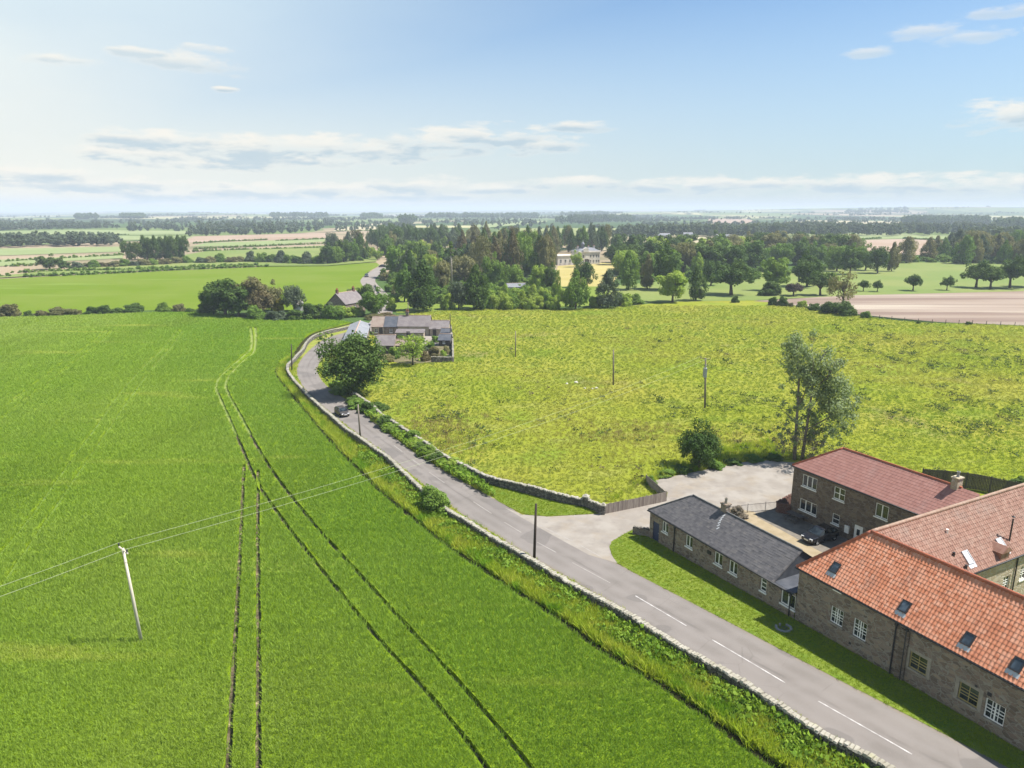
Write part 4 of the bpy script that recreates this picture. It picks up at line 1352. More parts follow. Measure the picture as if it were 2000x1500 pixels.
# front of the wood, along the top of the pasture
FR = [('tall1', 'l_dark', 828, 607, 98, 74, 'big dark green tree at the left front of the wood, above the cottages'),
      ('broad1', 'l_mid', 790, 590, 70, 46, 'mid green tree behind the left front of the wood, beside the road'),
      ('tall2', 'l_dark', 802, 560, 72, 40, 'tall dark tree beside the winding road'),
      ('shrub1', 'l_light', 874, 605, 44, 30, 'bright shrubby tree between the two big dark trees of the wood front'),
      ('broad2', 'l_grey', 896, 604, 58, 44, 'grey green tree just left of the second big dark tree'),
      ('tall2', 'l_dark', 930, 604, 88, 60, 'second big dark green tree of the wood front'),
      ('broad3', 'l_olive', 864, 570, 62, 40, 'olive tree in front of the bare dead trunk'),
      ('broad1', 'l_mid', 962, 560, 64, 46, 'mid green tree behind the bright shrubs of the wood front'),
      ('broad2', 'l_mid', 1003, 566, 52, 46, 'round tree with orange tints above the bright shrubs'),
      ('tall1', 'l_mid', 1030, 540, 62, 40, 'green tree with a bright top left of the white mansion'),
      ('broad3', 'l_light', 1052, 572, 56, 38, 'light green tree in the middle of the wood front'),
      ('broad1', 'l_dark', 1074, 572, 56, 32, 'dark tree right of the light green one in the wood front'),
      ('conifer1', 'l_mid', 1089, 600, 72, 16, 'narrow upright green tree at the pasture edge'),
      ('tall2', 'l_mid', 1124, 604, 78, 54, 'green tree standing left of the golden mansion lawn'),
      ('broad2', 'l_dark', 1140, 562, 54, 46, 'dark tree on the golden lawn below the mansion'),
      ('broad1', 'l_light', 1126, 522, 32, 26, 'small yellow green tree hiding the left part of the mansion'),
      ('tall1', 'l_grey', 1187, 601, 74, 56, 'dark grey green tree at the pasture edge below the mansion lawn'),
      ('shrub2', 'l_light', 1163, 600, 30, 30, 'bright shrub between two trees below the mansion lawn'),
      ('shrub1', 'l_light', 1216, 597, 34, 38, 'bright shrub right of the grey green tree'),
      ('shrub3', 'l_mid', 1242, 594, 22, 30, 'low green shrub left of the blue green tree'),
      ('tall2', 'l_mid', 1226, 566, 78, 48, 'tall green tree with a bright crown right of the golden lawn'),
      ('tall1', 'l_olive', 1264, 564, 66, 34, 'yellow green tree with a visible pale trunk'),
      ('broad1', 'l_dark', 1302, 566, 92, 62, 'biggest dark tree in the middle of the park wood'),
      ('broad3', 'l_light', 1313, 590, 62, 66, 'bright blue green tree at the pasture edge'),
      ('tall1', 'l_dark', 1359, 587, 66, 42, 'dark upright tree at the pasture edge'),
      ('dome1', 'l_dark', 1428, 576, 72, 92, 'broad dark parkland tree with a browse line and visible trunk'),
      ('shrub1', 'l_dark', 1436, 591, 18, 16, 'small dark bush in front of the broad parkland tree'),
      ('broad2', 'l_dark', 1388, 558, 52, 44, 'dark tree partly behind the broad parkland tree'),
      ('tall2', 'l_light', 1362, 540, 48, 34, 'light green tree behind the dark upright one'),
      ('broad3', 'l_mid', 1512, 568, 66, 56, 'mid green tree with a yellowish right side in the park'),
      ('shrub3', 'l_dark', 1502, 577, 30, 44, 'dark low bush in front of the yellowish park tree'),
      ('dome2', 'l_purple', 1549, 578, 30, 44, 'small reddish dark tree in the park'),
      ('dome2', 'l_dark', 1602, 577, 56, 60, 'dark park tree with a short straight trunk'),
      ('broad1', 'l_dark', 1576, 560, 66, 66, 'large dark tree behind the small reddish one'),
      ('shrub2', 'l_light', 1626, 560, 36, 26, 'bright yellow green tree right of the large dark park tree'),
      ('sparse1', 'l_olive', 1644, 602, 78, 72, 'pale willow like tree rising from dark bushes'),
      ('dome2', 'l_dark', 1686, 569, 26, 24, 'small round dark tree right of the willow like tree'),
      ('dome1', 'l_dark', 1713, 570, 24, 24, 'round dark tree at the corner of the bare soil field'),
      ('dome2', 'l_dark', 1783, 568, 38, 36, 'lone dark round tree behind the bare soil field'),
      ('dome1', 'l_dark', 1849, 567, 30, 28, 'smaller lone round tree right of the other lone one'),
      ('dome1', 'l_dark', 1906, 562, 56, 62, 'spreading dark tree at the left of the group behind the bare soil'),
      ('dome2', 'l_dark', 1934, 564, 52, 56, 'dark tree in the middle of the group behind the bare soil'),
      ('dome1', 'l_dark', 1972, 563, 68, 66, 'largest tree of the group behind the bare soil with forked trunk'),
      ('dome2', 'l_dark', 2008, 561, 62, 60, 'dark tree cut by the right edge of the picture'),
      ('broad2', 'l_dark', 1714, 534, 56, 44, 'dark tree at the right end of the park wood'),
      ('tall2', 'l_olive', 1741, 530, 58, 30, 'lighter tall tree at the very right end of the park wood'),
      ('broad1', 'l_mid', 1690, 528, 50, 44, 'mid green tree near the right end of the park wood'),
      ('broad3', 'l_dark', 1660, 536, 56, 50, 'dark tree above the willow like tree'),
      ('broad2', 'l_mid', 1634, 530, 52, 48, 'mid green tree behind the bright yellow green one'),
      ('broad1', 'l_dark', 1460, 528, 62, 60, 'dark tree behind the broad parkland tree on its right')]
for a in FR:
    cat = 'shrub' if a[0].startswith('shrub') else 'tree'
    T('wood_shrub' if cat == 'shrub' else ('park_tree' if a[2] > 1180 else 'wood_tree'), a[0], a[1], a[2], a[3], a[4], a[5], a[6], cat)
for i, x in enumerate(range(948, 1092, 15)):
    T('edge_shrub', ('shrub1', 'shrub2', 'shrub3')[i % 3], 'l_light' if i % 4 else 'l_mid', x + rng.uniform(-4, 4), 604 - (i % 3), 30 + 10 * rng.uniform(), 28, 'bright green shrub in the row along the top edge of the pasture', 'shrub', 'bright shrubs along the top of the pasture')
for i, (x, y) in enumerate([(960, 590), (985, 588), (1012, 586), (1040, 588), (1065, 586), (1085, 584), (1105, 588)]):
    T('edge_shrub', ('shrub2', 'shrub3')[i % 2], 'l_light', x, y, 34, 30, 'bright green shrub in the row along the top edge of the pasture', 'shrub', 'bright shrubs along the top of the pasture')
for i, (x, y) in enumerate([(768, 590), (775, 578), (762, 570), (765, 606), (752, 548), (768, 552), (785, 560)]):
    T('lane_shrub', ('shrub2', 'shrub3')[i % 2], ('l_light', 'l_olive', 'l_mid')[i % 3], x, y, 20 + 8 * rng.uniform(), 24, 'light shrub between the winding road and the wood', 'shrub', 'light shrubs beside the winding road')
# shrubs along the bare field
for a in [('shrub1', 'l_dark', 1510, 596, 22, 20, 'rounded shrub at the left of the bare field fence'), ('shrub3', 'l_dark', 1528, 597, 20, 24, 'rounded shrub touching its neighbour at the bare field fence'),
          ('shrub2', 'l_brown', 1545, 599, 11, 10, 'very small shrub on the bare field fence line'), ('shrub2', 'l_light', 1567, 600, 18, 20, 'yellow green small tree on the bare field fence line'),
          ('shrub1', 'l_dark', 1590, 606, 18, 24, 'dark shrub left of the big dark bushes'), ('bigshrub', 'l_dark', 1622, 612, 28, 44, 'big dark bush under the willow like tree'),
          ('shrub3', 'l_dark', 1652, 616, 30, 42, 'dark bush on the right foot of the willow like tree'), ('shrub1', 'l_mid', 1691, 621, 18, 22, 'green shrub right of the dark bushes'),
          ('shrub2', 'l_dark', 1793, 632, 8, 9, 'tiny dark bush on the bare field fence'), ('shrub2', 'l_dark', 1891, 634, 9, 12, 'tiny dark bush further right on the bare field fence')]:
    T('fence_shrub', a[0], a[1], a[2], a[3], a[4], a[5], a[6], 'shrub')


def zone(pts, n, spacing, keys, leafs, hpx, wpx, name, label, group, seed):
    r = np.random.default_rng(seed)
    poly = G(pts)
    P = np.array(poly)
    got = []
    for _ in range(6000):
        if len(got) >= n:
            break
        # sample in the picture's own ground spread so that depth rows are even
        px = r.uniform(min(q[0] for q in pts), max(q[0] for q in pts))
        py = r.uniform(min(q[1] for q in pts), max(q[1] for q in pts))
        b = at(px, py)
        if not inside(poly, np.array([b[:2]]))[0]:
            continue
        if any(math.hypot(b[0] - q[0], b[1] - q[1]) < spacing for q in got):
            continue
        got.append(b)
        h = r.uniform(*hpx)
        k = keys[r.integers(len(keys))]
        lf = leafs[r.integers(len(leafs))]
        plant_at(name, k, lf, b, h, h * r.uniform(*wpx), label, 'tree', group)


zone([(745, 512), (770, 545), (900, 560), (960, 545), (960, 500), (900, 478), (760, 480)], 36, 7.5, ['broad1', 'broad2', 'tall2', 'broad3'], ['l_mid', 'l_dark', 'l_olive', 'l_light', 'l_grey'], (9, 15), (.75, 1.05), 'wood_tree', 'leafy tree inside the mixed wood right of the winding road', 'leafy trees of the mixed wood', 41)
zone([(720, 482), (760, 492), (905, 480), (905, 468), (730, 468)], 34, 10, ['tall1', 'tall2', 'broad2', 'pine1'], ['l_dark', 'l_dark', 'l_grey'], (14, 19), (.6, .8), 'wood_tree', 'dark tall tree in the back row of the wood at its left end', 'dark trees at the back left of the wood', 42)
zone([(895, 552), (1075, 552), (1075, 500), (1040, 482), (900, 482)], 38, 7, ['tall1', 'tall1', 'conifer2', 'tall2', 'broad2'], ['l_brown', 'l_olive', 'l_brown', 'l_olive', 'l_mid', 'l_dark'], (16, 22), (.42, .62), 'larch_tree', 'tall brownish tree in the middle of the wood left of the mansion', 'tall brownish trees of the wood', 43)
zone([(1050, 500), (1190, 496), (1185, 478), (1050, 480)], 26, 8, ['tall1', 'tall2', 'conifer2'], ['l_mid', 'l_dark', 'l_grey', 'l_olive'], (16, 20), (.45, .6), 'wood_tree', 'tall green tree in the row behind the white mansion', 'tall trees behind the mansion', 44)
zone([(1190, 545), (1420, 540), (1500, 520), (1460, 490), (1200, 495)], 38, 11, ['broad1', 'broad2', 'tall2', 'broad3'], ['l_dark', 'l_mid', 'l_dark', 'l_olive', 'l_light'], (11, 17), (.8, 1.15), 'park_tree', 'leafy tree in the park wood right of the mansion', 'leafy trees of the park wood', 45)
zone([(1440, 520), (1660, 516), (1690, 500), (1560, 486), (1450, 484)], 34, 11, ['broad1', 'broad2', 'tall2', 'broad3'], ['l_olive', 'l_mid', 'l_dark', 'l_grey'], (11, 17), (.85, 1.2), 'park_tree', 'tree in the hazy back of the park wood, below the pale field', 'trees at the back of the park wood', 46)
zone([(1755, 514), (2040, 518), (2040, 490), (1900, 490), (1755, 508)], 34, 8, ['tall2', 'tall1', 'sparse2', 'broad2'], ['l_olive', 'l_grey', 'l_mid', 'l_olive'], (13, 18), (.6, .9), 'row_tree', 'slender pale tree in the row behind the parkland at the right', 'slender trees behind the parkland', 47)


def poplar():
    b = at(1560, 898)
    o = empty('poplar_tree', b, 0)
    tag(o, 'tall thin leaning poplar with sparse leaves by the red roofed house', 'tree')
    r = np.random.default_rng(5)
    s = depth(b) / FPX / .97
    def q(x, y, d=0.0):
        return Vector(((x - 1560) * s, d, (898 - y) * s))
    limbs = [([q(1552, 902), q(1551, 850, .2), q(1550, 800, .3), q(1548, 745, .4), q(1540, 690, .4), q(1532, 662, .4)], [.24, .2, .16, .12, .08, .03]),
             ([q(1566, 900), q(1568, 850), q(1572, 800, .2), q(1574, 750, .3), q(1580, 710, .2), q(1590, 690)], [.22, .18, .14, .1, .07, .03]),
             ([q(1570, 838), q(1590, 822, -.4), q(1612, 805, -.7), q(1630, 770, -1)], [.1, .08, .06, .03]),
             ([q(1572, 800), q(1592, 775, .8), q(1606, 740, 1.2), q(1612, 712, 1.4)], [.09, .07, .05, .02]),
             ([q(1551, 830), q(1535, 812, .5), q(1520, 800, .8)], [.07, .05, .02]),
             ([q(1550, 790), q(1560, 750, -.8), q(1562, 710, -1.1), q(1556, 680, -1)], [.08, .06, .04, .02]),
             ([q(1573, 760), q(1590, 735, -1), q(1602, 700, -1.3)], [.06, .05, .02]),
             ([q(1570, 850), q(1588, 846, 1), q(1606, 836, 1.6), q(1632, 822, 2)], [.07, .05, .04, .02])]
    mb = MB()
    for p, w in limbs:
        mb.tube(p, w, 7)
    for k in range(70):
        p, w = limbs[r.integers(len(limbs))]
        j = r.integers(1, len(p))
        st = p[j - 1].lerp(p[j], r.uniform())
        e = st + Vector((r.normal() * .9, r.normal() * .9, r.uniform(.2, 1.5)))
        mb.tube([st, e], [.025, .008], 4)
    mb.build('trunk', M['barkmid'], o, True)
    cs, rs, per = [], [], []
    spots = [(1528, 668, 14), (1540, 664, 13), (1530, 690, 14), (1545, 690, 16), (1556, 700, 16), (1540, 712, 16), (1558, 722, 18), (1575, 706, 18), (1592, 698, 16), (1606, 712, 15), (1590, 722, 20), (1570, 740, 20),
             (1548, 740, 14), (1606, 738, 20), (1590, 752, 20), (1572, 765, 16), (1612, 762, 22), (1626, 758, 18), (1600, 780, 20), (1640, 776, 14), (1628, 790, 20), (1610, 806, 18), (1642, 802, 14), (1622, 818, 15), (1580, 790, 14), (1636, 835, 12), (1610, 840, 10), (1562, 750, 12), (1515, 690, 9), (1520, 720, 8), (1524, 675, 12), (1536, 678, 14), (1534, 704, 14), (1530, 726, 12), (1545, 720, 14), (1560, 735, 15), (1566, 722, 15), (1580, 735, 16), (1540, 765, 9), (1585, 770, 16), (1600, 760, 18), (1596, 800, 16), (1618, 790, 18), (1630, 805, 15), (1580, 815, 10), (1600, 825, 12), (1535, 790, 8), (1545, 820, 9), (1565, 800, 9), (1590, 845, 10), (1620, 850, 10), (1640, 820, 11), (1560, 840, 7), (1526, 830, 7), (1632, 860, 8), (1556, 780, 12), (1570, 818, 12), (1548, 850, 10), (1585, 862, 11), (1606, 868, 10), (1530, 860, 9), (1516, 845, 8), (1540, 805, 10), (1552, 735, 12), (1590, 835, 12), (1575, 850, 11)]
    for x, y, rad in spots:
        for k in range(3):
            cs.append(np.array(q(x + r.normal() * 6, y + r.normal() * 6, r.normal() * 1.3)))
            rs.append(rad * s * r.uniform(.6, 1.0))
            per.append(int(72 * (rad / 15) ** 2) + 8)
    V, F = leaves(cs, rs, per, .155, r, .2, .15)
    link(bpy.data.objects.new('crown', np_mesh('crown', V, F, M['l_poplar'])), o)
    cs, rs, per = [], [], []
    for k in range(80):
        cs.append(np.array(q(r.uniform(1512, 1600), r.uniform(838, 886), r.normal() * 1.1)))
        rs.append(r.uniform(.35, .8))
        per.append(46)
    V, F = leaves(cs, rs, per, .075, r, .2, .1)
    link(bpy.data.objects.new('dead_twigs', np_mesh('dead_twigs', V, F, M['l_twig'])), o)


poplar()

# hedge shrubs along the pasture wall
HS = [(692, 786), (702, 796), (716, 806), (728, 812), (742, 822), (758, 832), (770, 842), (786, 852), (800, 862), (814, 872), (826, 880), (842, 892), (858, 902), (872, 908), (888, 914), (902, 921), (914, 926), (736, 800), (668, 768), (656, 758)]
for i, (x, y) in enumerate(HS):
    T('hedge_shrub', ('shrub1', 'shrub2', 'shrub3')[i % 3], ('l_dark', 'l_mid', 'l_dark', 'l_mid', 'l_light')[i % 5], x + rng.uniform(-3, 3), y, 15 + 11 * rng.uniform(), 34 + 14 * rng.uniform(), 'small green shrub in the overgrown hedge between the road and the pasture', 'shrub', 'shrubs of the overgrown roadside hedge')
for i, (x, y, h, w) in enumerate([(1300, 930, 14, 40), (1330, 922, 16, 44), (1395, 912, 14, 44), (1430, 906, 12, 40), (1470, 900, 12, 40), (1510, 897, 12, 36), (1270, 945, 16, 26)]):
    T('yard_edge_shrub', ('shrub3', 'shrub1')[i % 2], ('l_mid', 'l_dark')[i % 2], x, y, h, w, 'low dark herbage clump along the far edge of the gravel parking area', 'shrub', 'low clumps round the gravel parking area')


# distant woods and hedgerows that read as one mass
def undergrowth():
    r = np.random.default_rng(77)
    V, F, cs = crown('shrub', 78, 22, 700, .06)
    me = np_mesh('undergrowth_bush', V, F, M['l_mid'])
    P = []
    for poly, n in (([(745, 545), (780, 590), (900, 596), (1080, 594), (1080, 500), (900, 480), (760, 485)], 420), ([(1190, 548), (1350, 556), (1480, 545), (1680, 525), (1690, 500), (1200, 500)], 300), ([(1755, 513), (2040, 517), (2040, 500), (1755, 506)], 120), ([(630, 516), (715, 510), (730, 490), (640, 490)], 90)):
        g = G(poly)
        got = 0
        while got < n:
            pts = np.array([at(a, b) for a, b in zip(r.uniform(min(q[0] for q in poly), max(q[0] for q in poly), 300), r.uniform(min(q[1] for q in poly), max(q[1] for q in poly), 300))])
            pts = pts[inside(g, pts[:, :2])][:n - got]
            got += len(pts)
            P.append(pts)
    P = np.concatenate(P)
    h = r.uniform(1.5, 4.0, len(P))
    scatter('wood_undergrowth', P, np.stack([h * 1.5, h * 1.5, h], 1), me, 0, 0, 'green undergrowth filling the floor of the woods')


undergrowth()


def far_wood(name, px_polys, dens, hrange, leaf, seed, label):
    r = np.random.default_rng(seed)
    V, F, cs = crown('broad', seed, 16, 240, .085)
    me = np_mesh(name + '_tree', V, F, M[leaf])
    P = []
    for poly, n in px_polys:
        g = G(poly)
        got = 0
        while got < n:
            px = r.uniform(min(q[0] for q in poly), max(q[0] for q in poly), 400)
            py = r.uniform(min(q[1] for q in poly), max(q[1] for q in poly), 400)
            pts = np.array([at(a, b) for a, b in zip(px, py)])
            pts = pts[inside(g, pts[:, :2])][:n - got]
            got += len(pts)
            if len(pts):
                P.append(pts)
    P = np.concatenate(P)
    h = r.uniform(*hrange, len(P))
    P[:, 2] = zg(P[:, 1]) + hills(P[:, 0], P[:, 1]) - .3
    scatter(name, P, np.stack([h * .95, h * .95, h], 1), me, 0, 0, label)


far_wood('distant_wood', [([(-120, 452), (0, 451), (150, 449), (215, 447), (215, 443), (0, 445), (-120, 446)], 260), ([(-120, 486), (0, 485), (100, 481), (100, 476), (0, 477), (-120, 478)], 110), ([(100, 482), (240, 481), (240, 478), (100, 478)], 50)],
         1, (8, 14), 'l_grey', 51, 'hazy dark band of woodland at the far left')
def far_lines():
    """hedgerow trees and small woods dotted over the far country"""
    r = np.random.default_rng(91)
    V, F, cs = crown('broad', 92, 12, 130, .12)
    me = np_mesh('far_tree', V, F, M['l_grey'])
    P = []
    for _ in range(150):
        y = 1150 * (5.6 ** r.uniform())
        x = r.uniform(-.8, .8) * y
        a = r.normal(scale=.35) + (1.57 if r.uniform() < .2 else 0)
        L_ = r.uniform(60, 420)
        n = int(L_ / r.uniform(9, 30))
        t_ = np.sort(r.uniform(-.5, .5, n)) * L_
        P.append(np.stack([x + t_ * math.cos(a) + r.normal(scale=4, size=n), y + t_ * math.sin(a) + r.normal(scale=4, size=n)], 1))
    for _ in range(26):
        y = 1500 * (4.5 ** r.uniform())
        x = r.uniform(-.8, .8) * y
        n = int(r.uniform(30, 110))
        P.append(np.stack([x + r.uniform(-1, 1, n) * r.uniform(50, 190), y + r.uniform(-1, 1, n) * r.uniform(20, 60)], 1))
    P = np.concatenate(P)
    P = np.column_stack([P, zg(P[:, 1]) + hills(P[:, 0], P[:, 1]) - .3])
    h = r.uniform(6, 13, len(P))
    scatter('distant_trees', P, np.stack([h, h, h], 1), me, 0, 0, 'hedgerow trees and small woods dotted over the far country')


far_lines()
far_wood('distant_trees', [([(370, 462), (480, 460), (640, 452), (640, 438), (500, 436), (375, 452)], 120), ([(230, 452), (420, 452), (420, 440), (250, 440)], 40), ([(820, 446), (1060, 443), (1060, 432), (820, 430)], 30)],
         1, (8, 15), 'l_grey', 52, 'scattered hazy trees over the far middle fields')
far_wood('distant_wood', [([(1265, 464), (1480, 464), (1500, 458), (1300, 456)], 170), ([(1480, 462), (1900, 462), (1960, 458), (1900, 452), (1560, 448), (1480, 454)], 300), ([(1860, 478), (2060, 488), (2060, 470), (1900, 466)], 120), ([(1170, 466), (1280, 468), (1270, 462), (1170, 462)], 40)],
         1, (10, 17), 'l_grey', 53, 'hazy belt of woodland crossing the far right')
far_wood('distant_wood', [([(1760, 439), (1935, 439), (1925, 434), (1770, 434)], 200), ([(1940, 447), (2080, 448), (2080, 443), (1950, 443)], 110), ([(1110, 435), (1240, 433), (1230, 428), (1115, 429)], 150), ([(1085, 436), (1115, 437), (1112, 433), (1088, 433)], 10)],
         1, (12, 20), 'l_dark', 54, 'dark blue rectangular plantation near the horizon')
far_wood('distant_wood', [([(830, 427.5), (990, 427.5), (985, 425), (835, 425)], 170), ([(985, 427), (1052, 427), (1050, 424.5), (988, 424.5)], 90), ([(530, 426.5), (640, 426), (640, 424), (530, 424)], 120), ([(148, 430), (190, 430), (190, 427.5), (150, 427.5)], 60), ([(237, 429), (280, 429), (280, 426), (238, 426)], 70), ([(705, 428), (745, 428), (745, 426), (705, 426)], 40), ([(1095, 424), (1190, 424), (1180, 421.5), (1100, 421.5)], 90), ([(1650, 422), (1775, 422), (1770, 419.5), (1655, 419.5)], 110), ([(780, 436), (810, 436), (810, 433.5), (782, 433.5)], 40)],
         1, (14, 24), 'l_dark', 55, 'small blue wood blocks on the horizon')


def far_hedges(name, lines, h, leaf, seed, label):
    r = np.random.default_rng(seed)
    V, F, cs = crown('shrub', seed, 14, 200, .10)
    me = np_mesh(name + '_bush', V, F, M[leaf])
    P = []
    for ln in lines:
        g = resample(G(ln), 2.2)
        P.append(np.column_stack([g + r.normal(scale=.4, size=g.shape), zg(g[:, 1]) + hills(g[:, 0], g[:, 1])]))
    P = np.concatenate(P)
    hh = r.uniform(.6, 1.25, len(P)) * h
    scatter(name, P, np.stack([hh * 1.5, hh * 1.5, hh], 1), me, 0, 0, label)


far_hedges('distant_hedgerow', [[(-40, 541), (14, 541)], [(26, 533), (100, 531), (250, 528), (400, 523), (500, 519)], [(52, 541), (64, 541)], [(74, 540), (125, 539)], [(140, 538), (250, 533), (380, 526), (520, 521)], [(14, 521), (72, 519)], [(0, 512), (70, 508)], [(120, 505), (240, 499)], [(372, 492), (500, 488), (640, 484)], [(380, 487), (640, 476)], [(100, 461), (250, 459)], [(380, 476), (440, 472), (520, 469)], [(540, 471), (640, 467)]],
           2.2, 'l_mid', 61, 'low dark hedgerows dividing the far left fields')
far_hedges('distant_hedgerow', [[(1600, 471), (1680, 468), (1720, 466)], [(1765, 466), (1850, 471)], [(1520, 441), (1780, 441)], [(1060, 436), (960, 446)], [(1460, 427), (1500, 440)], [(1250, 470), (1480, 470)], [(660, 452), (810, 450)]], 2.6, 'l_mid', 62, 'low hedgerows dividing the far right fields')


# ---------------------------------------------------------------- buildings
def roof_plane(e0, e1, r0, r1, col, row, amp, step, seg=6, wob=.0):
    """tiled roof slope: e0-e1 eave, r0-r1 ridge; waves across, stepped courses up the slope"""
    e0, e1, r0, r1 = [np.array(q, float) for q in (e0, e1, r0, r1)]
    u = e1 - e0
    L = np.linalg.norm(u)
    u /= L
    sl = (r0 - e0) @ u
    v = (r0 - e0) - u * sl
    T = np.linalg.norm(v)
    v /= T
    sr = (r1 - e0) @ u
    n = np.cross(u, v)
    s0, s1 = min(0, sl), max(L, sr)
    ds = col / seg if amp > 0 else .5
    S = np.arange(s0, s1 + ds, ds)
    r = np.random.default_rng(int(abs(L * 100)))
    nr = max(1, int(round(T / row)))
    rows = []
    prof = amp * (.5 + .5 * np.cos(2 * np.pi * S / col)) ** .8 if amp > 0 else np.zeros_like(S)
    for i in range(nr):
        for t, h in ((i / nr, step), ((i + 1) / nr, 0.0)):
            a, b = sl * t, L + (sr - L) * t
            sc_ = np.clip(S, a, b)
            jit = r.normal(scale=wob, size=len(S)) if wob else 0
            p = e0 + u * sc_[:, None] + v * (t * T) + n * (prof + h + .03 + jit)[:, None]
            rows.append(p)
    V = np.concatenate(rows)
    m = len(S)
    F = []
    for j in range(len(rows) - 1):
        i = np.arange(m - 1) + j * m
        F.append(np.stack([i, i + 1, i + m + 1, i + m], 1))
    k = len(V)
    V = np.concatenate([V, [e0 - n * .06, e1 - n * .06, r1 - n * .06, r0 - n * .06]])
    F.append(np.array([[k + 3, k + 2, k + 1, k]]))
    # fascia edge strips between under side and tiles
    return V, np.concatenate(F)


def join(parts):
    V, F, o = [], [], 0
    for v, f in parts:
        V.append(v)
        F.append(f + o)
        o += len(v)
    return np.concatenate(V), np.concatenate(F)


def ridge_caps(lines, rad, m, parent, name='ridge_tiles', sp=.36):
    mb = MB()
    for a, b in lines:
        a, b = Vector(a), Vector(b)
        n = max(2, int((b - a).length / sp))
        pts, rr = [], []
        for i in range(n):
            pts += [a.lerp(b, i / n), a.lerp(b, (i + .96) / n)]
            rr += [rad * 1.12, rad * .95]
        mb.tube(pts, rr, 8)
    return mb.build(name, m, parent, True)


def wall_mesh(mb, p0, p1, z0, z1, ops=(), depth_=.16):
    """wall face from p0 to p1 (outside on the right-hand side) with real openings and reveals"""
    p0, p1 = Vector((p0[0], p0[1], 0)), Vector((p1[0], p1[1], 0))
    d = p1 - p0
    L = d.length
    d.normalize()
    inn = Vector((-d.y, d.x, 0))
    xs = sorted({0, L} | {o[0] - o[2] / 2 for o in ops} | {o[0] + o[2] / 2 for o in ops})
    zs = sorted({z0, z1} | {o[1] - o[3] / 2 for o in ops} | {o[1] + o[3] / 2 for o in ops})

    def pt(s, z, y=0.0):
        q = p0 + d * s + inn * y
        return (q.x, q.y, z)
    for a, b in zip(xs, xs[1:]):
        for c, e in zip(zs, zs[1:]):
            ms, mz = (a + b) / 2, (c + e) / 2
            if any(abs(ms - o[0]) < o[2] / 2 and abs(mz - o[1]) < o[3] / 2 for o in ops):
                continue
            mb.quad(pt(a, c), pt(b, c), pt(b, e), pt(a, e))
    for s, z, w, h in [o[:4] for o in ops]:
        a, b, c, e = s - w / 2, s + w / 2, z - h / 2, z + h / 2
        D = depth_
        mb.quad(pt(a, c), pt(a, e), pt(a, e, D), pt(a, c, D))
        mb.quad(pt(b, e), pt(b, c), pt(b, c, D), pt(b, e, D))
        mb.quad(pt(a, e), pt(b, e), pt(b, e, D), pt(a, e, D))
        mb.quad(pt(b, c), pt(a, c), pt(a, c, D), pt(b, c, D))
        mb.quad(pt(a, c, D), pt(b, c, D), pt(b, e, D), pt(a, e, D))


def window(house, loc, rz, w, h, nx=2, nz=1, fm='whiteframe', glass='glass', sill=True, bars=(0, 0), name='window', thick=.07, label=None, sillm=None):
    mb = MB()
    t = thick

    def bar(x0, x1, z0, z1, y0=.075, y1=.135):
        mb.box(x0, x1, y0, y1, z0, z1)
    bar(-w / 2, w / 2, -h / 2, -h / 2 + t)
    bar(-w / 2, w / 2, h / 2 - t, h / 2)
    bar(-w / 2, -w / 2 + t, -h / 2 + t, h / 2 - t)
    bar(w / 2 - t, w / 2, -h / 2 + t, h / 2 - t)
    for i in range(1, nx):
        x = -w / 2 + w * i / nx
        bar(x - t * .55, x + t * .55, -h / 2 + t, h / 2 - t, .078, .132)
    for j in range(1, nz):
        z = -h / 2 + h * j / nz
        bar(-w / 2 + t, w / 2 - t, z - t * .4, z + t * .4, .081, .129)
    for i in range(1, bars[0]):
        x = -w / 2 + w * i / bars[0]
        bar(x - .02, x + .02, -h / 2 + t, h / 2 - t, .084, .126)
    for j in range(1, bars[1]):
        z = -h / 2 + h * j / bars[1]
        bar(-w / 2 + t, w / 2 - t, z - .02, z + .02, .087, .123)
    o = mb.build(name, M[fm], house)
    o.location = loc
    o.rotation_euler = (0, 0, rz)
    if label:
        o['label'] = label
    g = MB()
    g.quad((-w / 2 + .02, .11, -h / 2 + .02), (w / 2 - .02, .11, -h / 2 + .02), (w / 2 - .02, .11, h / 2 - .02), (-w / 2 + .02, .11, h / 2 - .02))
    g.build('pane', M[glass], o)
    if sill:
        s = MB()
        s.box(-w / 2 - .06, w / 2 + .06, -.07, .074, -h / 2 - .11, -h / 2 - .002)
        s.build('sill', M[sillm or fm], o)
    return o


